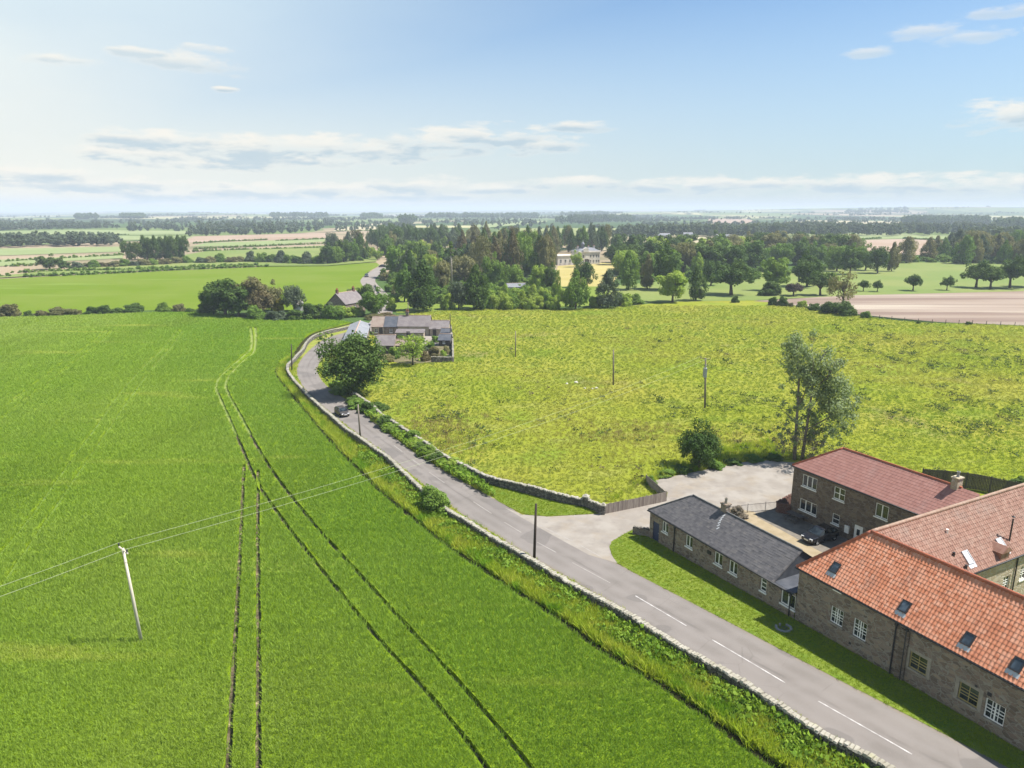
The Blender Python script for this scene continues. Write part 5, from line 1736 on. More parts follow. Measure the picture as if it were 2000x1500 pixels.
def roof_window(house, c, u, v, w, h, fm='blackmetal', glass='skyglass', label=None):
    """skylight lying in a slope: c centre, u along eave, v up the slope"""
    u, v = Vector(u).normalized(), Vector(v).normalized()
    n = u.cross(v)
    c = Vector(c) + n * .06

    def slab(mb, x0, x1, y0, y1, z0, z1):
        mb.hexa([c + u * x + v * y + n * z for x, y, z in ((x0, y0, z0), (x1, y0, z0), (x1, y1, z0), (x0, y1, z0), (x0, y0, z1), (x1, y0, z1), (x1, y1, z1), (x0, y1, z1))])
    mb = MB()
    t = .08
    slab(mb, -w / 2, w / 2, -h / 2, -h / 2 + t, 0, .10)
    slab(mb, -w / 2, w / 2, h / 2 - t, h / 2, 0, .10)
    slab(mb, -w / 2, -w / 2 + t, -h / 2 + t, h / 2 - t, 0, .10)
    slab(mb, w / 2 - t, w / 2, -h / 2 + t, h / 2 - t, 0, .10)
    o = mb.build('skylight', M[fm], house)
    if label:
        o['label'] = label
    g = MB()
    slab(g, -w / 2 + t, w / 2 - t, -h / 2 + t, h / 2 - t, .04, .07)
    g.build('pane', M[glass], o)
    f = MB()
    slab(f, -w / 2 - .06, w / 2 + .06, -h / 2 - .30, -h / 2 - .004, .0, .03)
    f.build('flashing', M['paleglass'] if glass == 'paleglass' else M['greysteel'], o)
    return o


ANG = R(-62.5)
UU = np.array([math.cos(ANG), math.sin(ANG)])
NN = np.array([-UU[1], UU[0]])


class House:
    def __init__(s, name, label, C, z0, cat='house'):
        s.C = np.array(C[:2])
        s.z0 = z0
        s.o = empty(name, (C[0], C[1], z0), ANG)
        tag(s.o, label, cat)

    def plane(s, px, py, y):
        """photo pixel -> (s, z) on the vertical plane y = const of this house"""
        r = ray(px, py)
        O = s.C + NN * y
        t = (O @ NN) / (r[:2] @ NN)
        p = np.array([0, 0, CH]) + r * t
        return (p[:2] - s.C) @ UU, p[2] - s.z0

    def xplane(s, px, py, x):
        r = ray(px, py)
        O = s.C + UU * x
        t = (O @ UU) / (r[:2] @ UU)
        p = np.array([0, 0, CH]) + r * t
        return (p[:2] - s.C) @ NN, p[2] - s.z0

    def slope(s, px, py, p0, nrm):
        """photo pixel -> local point on a roof plane given by local point and normal"""
        r = ray(px, py)
        rl = np.array([r[:2] @ UU, r[:2] @ NN, r[2]])
        c = np.array([-s.C @ UU, -s.C @ NN, CH - s.z0])
        t = ((np.array(p0) - c) @ nrm) / (rl @ nrm)
        return c + rl * t


def gutter(house, a, b, name='gutter'):
    mb = MB()
    mb.tube([a, b], [.065, .065], 8)
    return mb.build(name, M['blackmetal'], house, True)


def downpipe(house, x, y, z0, z1, rad=.05):
    mb = MB()
    mb.tube([(x, y, z0), (x, y, z1 - .25), (x, y - .0, z1)], [rad] * 3, 8)
    mb.box(x - .09, x + .09, y - .06, y + .06, z1 - .32, z1 - .12)
    return mb.build('drainpipe', M['blackmetal'], house)


def chimney(house, x, y, z0, z1, w, d, m, pots=1, cap=None, pot=True):
    mb = MB()
    mb.box(x - w / 2, x + w / 2, y - d / 2, y + d / 2, z0, z1)
    mb.box(x - w / 2 - .06, x + w / 2 + .06, y - d / 2 - .06, y + d / 2 + .06, z1 + .002, z1 + .12)
    o = mb.build('chimney', M[m], house)
    for i in range(pots):
        p = MB()
        px = x + (i - (pots - 1) / 2) * .4
        p.lathe([(.13, z1 + .12), (.11, z1 + .3), (.12, z1 + .52), (.15, z1 + .55), (.15, z1 + .6), (.10, z1 + .6), (.09, z1 + .3)], 10, (px, y, 0))
        p.build('chimney_pot', M['ridge'] if cap is None else M[cap], o)
    return o


# ---- the long barn by the road, orange pantiles
def barn():
    H = House('stone_barn', 'long stone barn with bright orange pantile roof right beside the road', (20.995, 47.65), .08, 'barn')
    o = H.o
    hw, ze, zr, L = 3.27, 4.32, 7.78, 27.0
    I = .16
    wins = []
    for px, py, w, h in ((1634, 1204, 1.02, 1.25), (1679, 1230, 1.02, 1.35), (1793, 1296, 1.15, 1.15), (1891, 1357, 1.15, 1.15), (1942, 1391, 1.1, 1.25)):
        s, z = H.plane(px, py, I)
        wins.append((s, z, w, h))
    mb = MB()
    wall_mesh(mb, (I, I), (L, I), -.9, ze + .05, [(s - I, z, w, h) for s, z, w, h in wins])
    wall_mesh(mb, (I, 2 * hw - I), (I, I), -.9, ze + .05)
    wall_mesh(mb, (L, 2 * hw - I), (2 * hw, 2 * hw - I), -.9, ze + .05)
    wall_mesh(mb, (L, I), (L, 2 * hw - I), -.9, ze + .05)
    mb.tri((L, I, ze + .05), (L, 2 * hw - I, ze + .05), (L, hw, zr - .1))
    mb.build('wall', M['rubble'], o)
    lab = [None, None, 'mustard framed window', 'mustard framed window', None]
    for (s, z, w, h), lb in zip(wins, lab):
        window(o, (s, I, z), 0, w, h, 1 if lb else 2, 2, 'yellowframe' if lb else 'whiteframe', bars=(3, 3) if not lb else (2, 3), label=lb, sillm='quoin')
    # dressed stone surrounds of the two mustard windows
    for s, z, w, h in wins[2:4]:
        q = MB()
        q.box(s - w / 2 - .22, s - w / 2 - .003, I - .02, I + .1, z - h / 2 - .12, z + h / 2 + .2)
        q.box(s + w / 2 + .003, s + w / 2 + .22, I - .02, I + .1, z - h / 2 - .12, z + h / 2 + .2)
        q.box(s - w / 2, s + w / 2, I - .02, I + .1, z + h / 2 + .003, z + h / 2 + .2)
        q.build('window_surround', M['quoin'], o)
    V, F = join([roof_plane((0, 0, ze), (L, 0, ze), (hw, hw, zr), (L, hw, zr), .23, .29, .050, .02, 6, .004),
                 roof_plane((L, 2 * hw, ze), (2 * hw, 2 * hw, ze), (L, hw, zr), (hw, hw, zr), .23, .29, .050, .02, 3)])
    rf = link(bpy.data.objects.new('roof', np_mesh('roof', V, F, M['pantile'])), o)
    ridge_caps([((hw, hw, zr + .07), (L, hw, zr + .07)), ((0, 0, ze + .06), (hw, hw, zr + .07))], .13, M['ridge'], rf)
    gutter(o, (-.05, -.06, ze - .04), (L, -.06, ze - .04))
    # soffit board
    sb = MB()
    sb.box(.02, L, .0, I - .004, ze - .12, ze - .02)
    sb.build('eaves_board', M['blackmetal'], o)
    nrm = np.array([0, -(zr - ze), hw]) / math.hypot(zr - ze, hw)
    v = (0, hw, zr - ze)
    for px, py in ((1632, 1110), (1768, 1186), (1892, 1250), (1988, 1300)):
        c = H.slope(px, py, (0, 0, ze), nrm)
        roof_window(o, c, (1, 0, 0), v, .6, .82)
    for px in (1746, 1768):
        s, z = H.plane(px, 1262, I)
        downpipe(o, s, I - .07, -.5, ze - .05)
    s0, _ = H.plane(1752, 1262, I)
    bt = MB()
    bt.box(s0 + .12, s0 + .72, I - .10, I - .004, -.8, ze - .35)
    bt.build('buttress', M['rubble2'], o)
    s, z = H.plane(1635, 1160, I)
    vb = MB()
    vb.box(s - .35, s + .35, I - .06, I - .004, ze - .30, ze - .16)
    vb.build('vent_cover', M['whiteframe'], o)
    for px, py, r_ in ((1581, 1212, .05), (1660, 1256, .08), (1907, 1340, .07), (1933, 1356, .12)):
        s, z = H.plane(px, py, I)
        vv = MB()
        vv.box(s - r_, s + r_, I - .03, I - .003, z - r_, z + r_)
        vv.build('wall_vent', M['blackmetal'], o)
    return H


BARN = barn()


def wing():
    H = House('stone_wing', 'courtyard wing with weathered pinkish pantile roof joining the orange barn', (20.995, 47.65), .08, 'house')
    o = H.o
    hw, ze, zr, T_ = 3.27, 4.32, 7.78, 30.0
    I = .16
    mb = MB()
    wall_mesh(mb, (I, T_), (I, 2 * hw), -1.2, ze + .05)
    iw = []
    for px, py, w, h in ((1965, 1139, .9, 1.2), (1999, 1118, .9, 1.2)):
        y, z = H.xplane(px, py, 2 * hw - I)
        iw.append((y, z, w, h))
    wall_mesh(mb, (2 * hw - I, 2 * hw), (2 * hw - I, T_), -1.2, ze + .05, [(y - 2 * hw, z, w, h) for y, z, w, h in iw])
    wall_mesh(mb, (2 * hw - I, T_), (I, T_), -1.2, ze + .05)
    mb.tri((2 * hw - I, T_, ze), (I, T_, ze), (hw, T_, zr - .1))
    mb.build('wall', M['cream_stone'], o)
    for y, z, w, h in iw:
        window(o, (2 * hw - I, y, z), math.pi / 2, w, h, 2, 2, bars=(2, 3))
    V, F = join([roof_plane((0, T_, ze), (0, 0, ze), (hw, T_, zr), (hw, hw, zr), .25, .32, .04, .028, 4, .004),
                 roof_plane((2 * hw, 2 * hw, ze), (2 * hw, T_, ze), (hw, hw, zr), (hw, T_, zr), .25, .32, .04, .028, 5, .006)])
    rf = link(bpy.data.objects.new('roof', np_mesh('roof', V, F, M['pantile_old'])), o)
    ridge_caps([((hw, hw + .1, zr + .07), (hw, T_, zr + .07))], .14, M['ridge_pale'], rf)
    gutter(o, (2 * hw + .07, 2 * hw, ze - .03), (2 * hw + .07, T_, ze - .03))
    nrm = np.array([(zr - ze), 0, hw]) / math.hypot(zr - ze, hw)
    v = (-hw, 0, zr - ze)
    for px, py in ((1888, 1089), (1954, 1064)):
        c = H.slope(px, py, (2 * hw, 0, ze), nrm)
        roof_window(o, c, (0, 1, 0), v, .7, 1.0, 'greysteel', 'paleglass')
    c = Vector(H.slope(1971, 1058, (2 * hw, 0, ze), nrm))
    fl = MB()
    fl.tube([c - Vector((0, 0, .3)), c + Vector((0, 0, 1.9))], [.06, .06], 8)
    fl.lathe([(.0, .32), (.13, .22), (.13, .18), (.05, .16)], 10, (c.x, c.y, c.z + 1.85))
    fl.build('flue', M['blackmetal'], o)
    for px, py, mm in ((1849, 1042, 'whiteframe'), (1862, 1087, 'blackmetal'), (1886, 1112, 'blackmetal')):
        c = Vector(H.slope(px, py, (2 * hw, 0, ze), nrm))
        vt = MB()
        vt.tube([c - Vector((0, 0, .1)), c + Vector((0, 0, .35))], [.08, .10], 8)
        vt.build('roof_vent', M[mm], o)
    y, z = H.xplane(1983, 1110, 2 * hw - I)
    dp = MB()
    dp.tube([(2 * hw - I + .07, y, -.8), (2 * hw - I + .07, y, ze - .05)], [.05, .05], 8)
    dp.build('drainpipe', M['blackmetal'], o)
    # small eaves dormer
    y, z = H.xplane(1962, 1097, 2 * hw)
    d = MB()
    d.box(2 * hw - 1.2, 2 * hw - .02, y - .55, y + .55, ze + .02, ze + .75)
    d.hexa([(2 * hw - 1.7, y - .65, ze + .76), (2 * hw + .12, y - .65, ze + .76), (2 * hw + .12, y + .65, ze + .76), (2 * hw - 1.7, y + .65, ze + .76),
            (2 * hw - 2.0, y - .05, ze + 1.2), (2 * hw + .12, y - .05, ze + 1.2), (2 * hw + .12, y + .05, ze + 1.2), (2 * hw - 2.0, y + .05, ze + 1.2)])
    dm = d.build('dormer', M['pantile_old'], o)
    window(dm, (2 * hw - .06, y, ze + .4), math.pi / 2, .8, .55, 2, 1, sill=False, name='dormer_window')


wing()


def slate_house():
    H = House('slate_cottage', 'low stone cottage with grey slate roof beside the road junction', (13.0, 62.95), -.65)
    o = H.o
    hw, ze, zr, L, L2 = 2.87, 2.85, 4.83, 15.35, 17.05
    I = .14
    wins = []
    for px, py, w, h in ((1299, 1030, .85, 1.05), (1346, 1058, .9, 1.1), (1403, 1092, .95, 1.1), (1432, 1109, .95, 1.1), (1491, 1143, .62, 1.1), (1539, 1171, 1.35, 1.15)):
        s, z = H.plane(px, py, I)
        wins.append((s, min(z, ze - h / 2 - .12), w, h))
    ds, dz = H.plane(1281, 1036, I)
    door = (ds, .95, .9, 2.05)
    mb = MB()
    wall_mesh(mb, (I, I), (L2, I), -.9, ze + .02, [(s - I, z, w, h) for s, z, w, h in wins + [door]])
    wall_mesh(mb, (I, 2 * hw - I), (I, I), -.9, ze + .02)
    wall_mesh(mb, (L2, 2 * hw - I), (I, 2 * hw - I), -.9, ze + .02)
    mb.build('wall', M['rubble'], o)
    for i, (s, z, w, h) in enumerate(wins):
        window(o, (s, I, z), 0, w, h, 1 if i == 4 else 2, 3 if i == 4 else 1, thick=.085)
    dr = MB()
    dr.box(ds - .42, ds + .42, I + .08, I + .15, -.05, 1.95)
    dr.box(ds - .45, ds - .422, I + .06, I + .158, -.06, 1.97)
    dr.box(ds + .422, ds + .45, I + .06, I + .158, -.06, 1.97)
    for k in range(4):
        dr.box(ds - .36 + k * .19, ds - .22 + k * .19, I + .062, I + .078, .1, 1.8)
    d = dr.build('door', M['bluedoor'], o)
    kn = MB()
    kn.lathe([(.0, .0), (.03, .01), (.04, .04), (.0, .07)], 8, (ds + .33, I + .05, .95))
    kn.build('handle', M['greysteel'], d)
    V, F = join([roof_plane((0, 0, ze), (L, 0, ze), (hw, hw, zr), (L, hw, zr), .3, .22, 0, .008, wob=.003),
                 roof_plane((L, 2 * hw, ze), (0, 2 * hw, ze), (L, hw, zr), (hw, hw, zr), .3, .22, 0, .008),
                 roof_plane((0, 2 * hw, ze), (0, 0, ze), (hw, hw, zr), (hw, hw, zr), .3, .22, 0, .008)])
    rf = link(bpy.data.objects.new('roof', np_mesh('roof', V, F, M['slate'])), o)
    ridge_caps([((hw, hw, zr + .05), (L, hw, zr + .05)), ((0, 0, ze + .05), (hw, hw, zr + .05)), ((0, 2 * hw, ze + .05), (hw, hw, zr + .05))], .075, M['ridge_slate'], rf, sp=.45)
    gb = MB()
    gb.hexa([(L - .25, .1, ze - .002), (L - .1, .1, ze - .002), (L - .1, 2 * hw - .1, ze - .002), (L - .25, 2 * hw - .1, ze - .002), (L - .25, hw - .05, zr - .07), (L - .1, hw - .05, zr - .07), (L - .1, hw + .05, zr - .07), (L - .25, hw + .05, zr - .07)])
    gb.build('gable', M['lead'], o)
    fr_ = MB()
    fr_.box(L - .3, L2 + .1, .02, 2 * hw, ze - .09, ze - .004)
    fr_.build('flat_roof', M['lead'], o)
    gutter(o, (-.05, -.05, ze - .05), (L2, -.05, ze - .05))
    s, z = H.plane(1317, 1060, I)
    downpipe(o, s, I - .07, -.5, ze - .05)
    downpipe(o, L2 - .1, I - .07, -.5, ze - .05)
    s, z = H.plane(1414, 1003, hw)
    chimney(o, s, hw + .15, zr - .5, zr + .62, .62, .55, 'rubble', 1, 'quoin')
    # mortar fillet running down from the chimney
    fl = MB()
    k = (zr - ze) / hw
    for i in range(6):
        y0, y1 = hw - .25 - i * .22, hw - .25 - (i + 1) * .22
        x = s + .35 + .02 * i * i
        fl.quad((x, y0, zr - (hw - y0) * k + .062), (x + .12, y0, zr - (hw - y0) * k + .062), (x + .03, y1, zr - (hw - y1) * k + .062), (x - .09, y1, zr - (hw - y1) * k + .062))
    fl.build('flashing', M['greysteel'], o)
    lw = MB()
    lw.box(s + 1.2, s + 1.6, -.12 + I, I - .01, 2.0, 2.3)
    lw.build('wall_lamp', M['blackmetal'], o)
    return H


SLATE = slate_house()


def red_house():
    H = House('stone_house', 'two storey dark stone house with red tiled roof behind the courtyard', (28.67, 68.62), -.78)
    o = H.o
    hw, ze, zr, L = 3.24, 5.38, 7.68, 15.0
    I = .15
    W_ = [(1581, 942, 1.75, 1.25, 3), (1639, 965, 1.25, 1.25, 2), (1722, 999, 1.3, 1.3, 2), (1578, 990, 2.1, 1.2, 3), (1632, 1014, .85, 1.05, 1)]
    wins = []
    for px, py, w, h, n in W_:
        s, z = H.plane(px, py, I)
        wins.append((s, z, w, h, n))
    ds, dz = H.plane(1676, 1036, I)
    door = (ds, .98, .95, 2.05)
    mb = MB()
    wall_mesh(mb, (I, I), (L, I), -.6, ze + .02, [(s - I, z, w, h) for s, z, w, h, n in wins] + [(ds - I,) + door[1:]])
    wall_mesh(mb, (I, 2 * hw - I), (I, I), -.6, ze + .02)
    wall_mesh(mb, (L, 2 * hw - I), (I, 2 * hw - I), -.6, ze + .02)
    wall_mesh(mb, (L, I), (L, 2 * hw - I), -.6, ze + .02)
    mb.tri((L, I, ze + .02), (L, 2 * hw - I, ze + .02), (L, hw, zr - .05))
    mb.build('wall', M['rubble2'], o)
    for i, (s, z, w, h, n) in enumerate(wins):
        window(o, (s, I, z), 0, w, h, n, 2 if i in (1, 4) else 1, thick=.085)
    dr = MB()
    dr.box(ds - .44, ds + .44, I + .05, I + .15, -.04, 1.98)
    dr.box(ds - .46, ds + .46, I + .02, I + .04, -.05, .3)
    d = dr.build('door', M['whiteframe'], o)
    dg = MB()
    dg.box(ds - .16, ds + .16, I + .03, I + .045, 1.0, 1.6)
    dg.build('pane', M['glass'], d)
    s, z = H.plane(1655, 1034, I)
    mbx = MB()
    mbx.box(s - .24, s + .24, I - .14, I - .003, z - .34, z + .34)
    mbx.box(s - .26, s + .26, I - .16, I - .003, z + .342, z + .38)
    mbx.build('meter_box', M['whiteframe'], o)
    V, F = join([roof_plane((0, 0, ze), (L + 1.5, 0, ze), (hw, hw, zr), (L + 1.5, hw, zr), .30, .33, .014, .012, 4),
                 roof_plane((L, 2 * hw, ze), (0, 2 * hw, ze), (L, hw, zr), (hw, hw, zr), .30, .33, .014, .012, 3),
                 roof_plane((0, 2 * hw, ze), (0, 0, ze), (hw, hw, zr), (hw, hw, zr), .30, .33, .014, .012, 3)])
    rf = link(bpy.data.objects.new('roof', np_mesh('roof', V, F, M['pantile_red'])), o)
    ridge_caps([((hw, hw, zr + .05), (L, hw, zr + .05)), ((0, 0, ze + .05), (hw, hw, zr + .05)), ((0, 2 * hw, ze + .05), (hw, hw, zr + .05))], .10, M['ridge'], rf)
    gutter(o, (-.05, -.06, ze - .04), (L, -.06, ze - .04))
    s, z = H.plane(1899, 968, hw)
    ch = chimney(o, min(s, L - .5), hw, zr - .6, zr + .75, .55, .75, 'cream_stone', 1, 'concrete')
    downpipe(o, L - 1.2, I - .07, -.5, ze - .05)
    return H


RED = red_house()


# ---- gabled cottages of the far groups
def simple_house(name, label, cat, O, ang, L, W, hw_, rise, wm, rm, wins=(), chim=(), door=None, mono=False, chm='rubble', potm=None):
    o = empty(name, O, ang)
    tag(o, label, cat)
    mb = MB()
    wall_mesh(mb, (0, 0), (L, 0), -.4, hw_, [w for w in wins])
    wall_mesh(mb, (L, 0), (L, W), -.4, hw_)
    wall_mesh(mb, (L, W), (0, W), -.4, hw_)
    wall_mesh(mb, (0, W), (0, 0), -.4, hw_)
    if mono:
        for x in (0, L):
            mb.tri((x, 0, hw_), (x, W, hw_), (x, W, hw_ + rise))
        mb.quad((L, W, hw_), (0, W, hw_), (0, W, hw_ + rise), (L, W, hw_ + rise))
    else:
        for x in (0, L):
            mb.tri((x, 0, hw_), (x, W, hw_), (x, W / 2, hw_ + rise))
    mb.build('wall', M[wm], o)
    e = .2
    if mono:
        V, F = roof_plane((-e, -e, hw_ - e * rise / W), (L + e, -e, hw_ - e * rise / W), (-e, W, hw_ + rise), (L + e, W, hw_ + rise), .3, .35, .02, .02, 3)
    else:
        k = e * rise / (W / 2)
        V, F = join([roof_plane((-e, -e, hw_ - k), (L + e, -e, hw_ - k), (-e, W / 2, hw_ + rise), (L + e, W / 2, hw_ + rise), .3, .35, .02, .02, 3),
                     roof_plane((L + e, W + e, hw_ - k), (-e, W + e, hw_ - k), (L + e, W / 2, hw_ + rise), (-e, W / 2, hw_ + rise), .3, .35, .02, .02, 3)])
    rf = link(bpy.data.objects.new('roof', np_mesh('roof', V, F, M[rm])), o)
    if not mono:
        ridge_caps([((-e, W / 2, hw_ + rise + .04), (L + e, W / 2, hw_ + rise + .04))], .10, M['ridge_pale'], rf)
    for w in wins:
        window(o, (w[0], 0, w[1]), 0, w[2], w[3], 2, 2)
    if door is not None:
        dd = MB()
        dd.box(door - .45, door + .45, -.05, -.003, 0, 2.0)
        dd.build('door', M['wooddark'], o)
    for c in chim:
        chimney(o, c, W / 2, hw_ + rise - .8, hw_ + rise + .9, .7, .6, chm, 2, potm)
    return o


def on(px, py):
    return tuple(at(px, py))


def wpx(px, py, n):
    return n * depth(at(px, py)) / FPX


# far cottage row beside the bend
sheet('cottage_yard', [G([(715, 640), (735, 650), (840, 655), (880, 655), (882, 672), (840, 676), (770, 668), (735, 660)])], .064, M['gravel'])
sheet('cottage_garden', [G([(735, 690), (840, 676), (883, 672), (884, 706), (800, 712), (745, 704)])], .066, M['roughgarden'])
for i, (k, lf, x, y, h, w) in enumerate([('shrub1', 'l_grey', 822, 690, 24, 26), ('shrub2', 'l_mid', 838, 682, 20, 24), ('shrub3', 'l_olive', 872, 690, 16, 18), ('shrub1', 'l_brown', 858, 704, 16, 20), ('shrub3', 'l_mid', 790, 670, 12, 30), ('shrub2', 'l_dark', 815, 668, 12, 34), ('shrub1', 'l_olive', 760, 706, 18, 24), ('shrub2', 'l_grey', 876, 704, 14, 16), ('shrub3', 'l_brown', 830, 704, 20, 26), ('shrub1', 'l_mid', 740, 668, 12, 22), ('shrub3', 'l_brown', 756, 619, 9, 40)]):
    plant('garden_shrub', k, lf, x, y, h, w, 'shrub among the overgrown mixed planting of the cottage garden', 'shrub', 'mixed shrubs of the cottage garden')
A0 = R(-2)
sw = lambda n: wpx(780, 656, n)
simple_house('row_cottage', 'cottage with buff tiled roof at the left of the cottage row', 'cottage', on(726, 655), A0, sw(25), 5.5, 2.3, 2.1, 'cream_stone', 'buffroof', [(1.2, 1.2, .8, .9)], (), 2.4)
simple_house('row_cottage', 'cottage with dark slate roof in the cottage row', 'cottage', on(751.5, 655.3), A0, sw(25), 5.5, 2.35, 2.15, 'rubble', 'darkslate', [(1.6, 1.2, .8, .9)], ())
simple_house('row_cottage', 'longest cottage of the row with faded pinkish roof and a chimney', 'cottage', on(777.5, 655.6), A0, sw(61), 5.8, 2.5, 2.2, 'cream_stone', 'pinkroof', [(6.2, 1.4, .8, .9)], (2.0,))
simple_house('row_cottage', 'lowest cottage at the right end of the row with pale pinkish roof', 'cottage', on(839.5, 656.3), A0, sw(36), 4.8, 1.9, 1.7, 'cream_stone', 'pinkroof', [(3, 1.0, .8, .8)], (), 1.2)
simple_house('lean_to', 'long low lean to with pale roof in front of the cottage row', 'outbuilding', on(774, 663), A0, sw(52), 2.0, 1.7, .55, 'cream_stone', 'pinkroof', [(1.5, .95, .7, .6), (4.5, .95, .7, .6)], (), 3.0, True)
simple_house('front_cottage', 'small stone cottage with faded purple pink roof in front of the row', 'cottage', on(735, 691), R(-3), wpx(750, 690, 34), 5.0, 2.0, 1.8, 'rubble', 'pinkroof', [(1.2, 1.1, .8, .9)], (), 2.6)
simple_house('low_outbuilding', 'low buff roofed outbuilding behind the yellow green garden tree', 'outbuilding', on(772, 688), R(-3), wpx(780, 690, 34), 3.6, 1.6, 1.0, 'rubble', 'buffroof', [(1.6, .9, .7, .6)])
simple_house('garden_shed', 'small dark roofed shed nearest the pasture at the cottages', 'shed', on(857, 676), R(-4), wpx(860, 676, 22), 3.2, 1.5, 1.1, 'wooddark', 'darkslate', [(1.2, .9, .6, .5)])
simple_house('garden_shed', 'small pale gabled shed behind the dark roofed one', 'shed', on(862, 664), R(-4), wpx(862, 664, 17), 2.6, 1.7, 1.0, 'whitewash', 'darkslate', [(1.0, 1.0, .5, .5)])


def grey_shed():
    p = [atz(683, 652, 1.6), atz(712, 664, 1.6), atz(725, 624, 1.6)]
    u = p[2][:2] - p[1][:2]
    ang = math.atan2(u[1], u[0])
    L = min(float(np.hypot(*u)), 24)
    W = 4.8
    # local x along the long side; roof falls to the road side
    o = simple_house('grey_shed', 'long shed with pale grey sheet roof standing against the road bend', 'shed', (p[1][0], p[1][1], -.8), ang, L, W, 2.3, .9, 'rubble', 'greyroof', [(4, 1.3, .7, .6)])
    return o


grey_shed()
g0 = on(676, 616)
simple_house('gabled_house', 'brown gabled house with pale pinkish roof and chimneys among dark shrubs', 'house', (g0[0], g0[1], -.8), R(62), 9.0, wpx(640, 615, 46), 3.4, 3.0, 'rubble', 'pinkroof', [(4.5, 2.2, .9, 1.0)], (.6, 8.0), None, False, 'brick', 'ridge')
simple_house('white_shed', 'small white gabled shed among the shrubs of the field clump', 'shed', on(577, 608), R(30), 2.6, 2.6, 2.2, 1.1, 'whitewash', 'whitewash', [(1.2, 1.2, .5, .5)])
for lb, x, y, L_, a in (('pale farm shed roof in the far trees right of the mansion', 1285, 467, 14, 5), ('pale far building with low roof beyond the park wood', 1400, 470, 16, 0), ('small white far building at the edge of the distant belt', 1335, 465, 10, -10)):
    simple_house('far_building', lb, 'building', on(x, y), R(a), L_, 9, 4, 2.2, 'whitewash', 'greyroof', [(3, 1.6, 1.6, 1.4)])
simple_house('wood_house', 'pale house glimpsed inside the wood left of the mansion', 'house', on(878, 512), R(-8), 16, 8, 4.5, 2.2, 'whitewash', 'buffroof', [(2, 1.6, 1, 1.3), (5, 1.6, 1, 1.3)], (3,))
simple_house('garden_house', 'small pale roofed building among the bright shrubs of the wood front', 'house', on(992, 572), R(10), 7, 5, 2.2, 1.2, 'whitewash', 'greyroof', [(2, 1.3, .9, .9)])


def mansion():
    p0 = at(1130, 517)
    k = depth(p0) / FPX
    o = empty('mansion', p0, R(20))
    tag(o, 'white stone mansion with pediment and small cupola behind its golden lawn', 'mansion')
    L, W, Hh = 46 * k, 10, 23 * k
    wins = [(L * f, z, 1.0, 1.7) for f in (.08, .22, .56, .70, .84, .94) for z in (Hh * .25, Hh * .68)] + [(L * .36, Hh * .24, 2.2, 3.0), (L * .45, Hh * .24, 1.6, 2.6)]
    mb = MB()
    wall_mesh(mb, (0, 0), (L, 0), -.5, Hh, wins)
    wall_mesh(mb, (L, 0), (L, W), -.5, Hh)
    wall_mesh(mb, (L, W), (0, W), -.5, Hh)
    wall_mesh(mb, (0, W), (0, 0), -.5, Hh)
    mb.build('wall', M['mansion'], o)
    for w in wins[:-2]:
        window(o, (w[0], 0, w[1]), 0, w[2], w[3], 2, 2)
    for w in wins[-2:]:
        d = MB()
        d.box(w[0] - w[2] / 2 + .02, w[0] + w[2] / 2 - .02, .10, .14, w[1] - w[3] / 2 + .02, w[1] + w[3] / 2 - .02)
        d.build('door', M['wooddark'], o)
    c = MB()
    c.box(-.4, L + .4, -.4, W + .4, Hh + .002, Hh + .5)
    c.box(-.15, L + .15, -.15, W + .15, Hh + .502, Hh + 1.0)
    c.build('cornice', M['mansion'], o)
    V, F = join([roof_plane((.2, .2, Hh + 1.0), (L - .2, .2, Hh + 1.0), (3, W / 2, Hh + 2.6), (L - 3, W / 2, Hh + 2.6), .3, .4, 0, .02), roof_plane((L - .2, W - .2, Hh + 1.0), (.2, W - .2, Hh + 1.0), (L - 3, W / 2, Hh + 2.6), (3, W / 2, Hh + 2.6), .3, .4, 0, .02),
                 roof_plane((.2, W - .2, Hh + 1.0), (.2, .2, Hh + 1.0), (3, W / 2, Hh + 2.6), (3, W / 2, Hh + 2.6), .3, .4, 0, .02), roof_plane((L - .2, .2, Hh + 1.0), (L - .2, W - .2, Hh + 1.0), (L - 3, W / 2, Hh + 2.6), (L - 3, W / 2, Hh + 2.6), .3, .4, 0, .02)])
    link(bpy.data.objects.new('roof', np_mesh('roof', V, F, M['greyroof'])), o)
    x = L * .32
    p = MB()
    p.box(x - 1.6, x + 1.6, -.62, -.41, Hh + .3, Hh + 1.9)
    i = len(p.v)
    p.hexa([(x - 2.0, -.7, Hh + 1.902), (x + 2.0, -.7, Hh + 1.902), (x + 2.0, .3, Hh + 1.902), (x - 2.0, .3, Hh + 1.902), (x - .1, -.7, Hh + 3.2), (x + .1, -.7, Hh + 3.2), (x + .1, .3, Hh + 3.2), (x - .1, .3, Hh + 3.2)])
    p.build('pediment', M['mansion'], o)
    q = MB()
    q.lathe([(.9, Hh + 2.0), (.9, Hh + 4.2), (1.1, Hh + 4.25), (1.0, Hh + 4.9), (.6, Hh + 5.6), (.12, Hh + 6.0), (.05, Hh + 7.2)], 10, (x, W * .4, 0))
    q.build('cupola', M['greyroof'], o, True)
    for f in (.12, .62, .88):
        chimney(o, L * f, W / 2, Hh + 1.5, Hh + 3.4, 1.0, .8, 'whitewash', 2)
    # low pavilion on the left
    w = MB()
    w.box(-13, -3.2, .5, 8, -.5, 5.0)
    w.box(-13.3, -2.9, .2, 8.3, 5.002, 5.5)
    wg = w.build('pavilion', M['mansion'], o)
    for xx in (-11, -8.1, -5.2):
        window(wg, (xx, .36, 2.2), 0, 1.1, 2.0, 2, 2)


mansion()


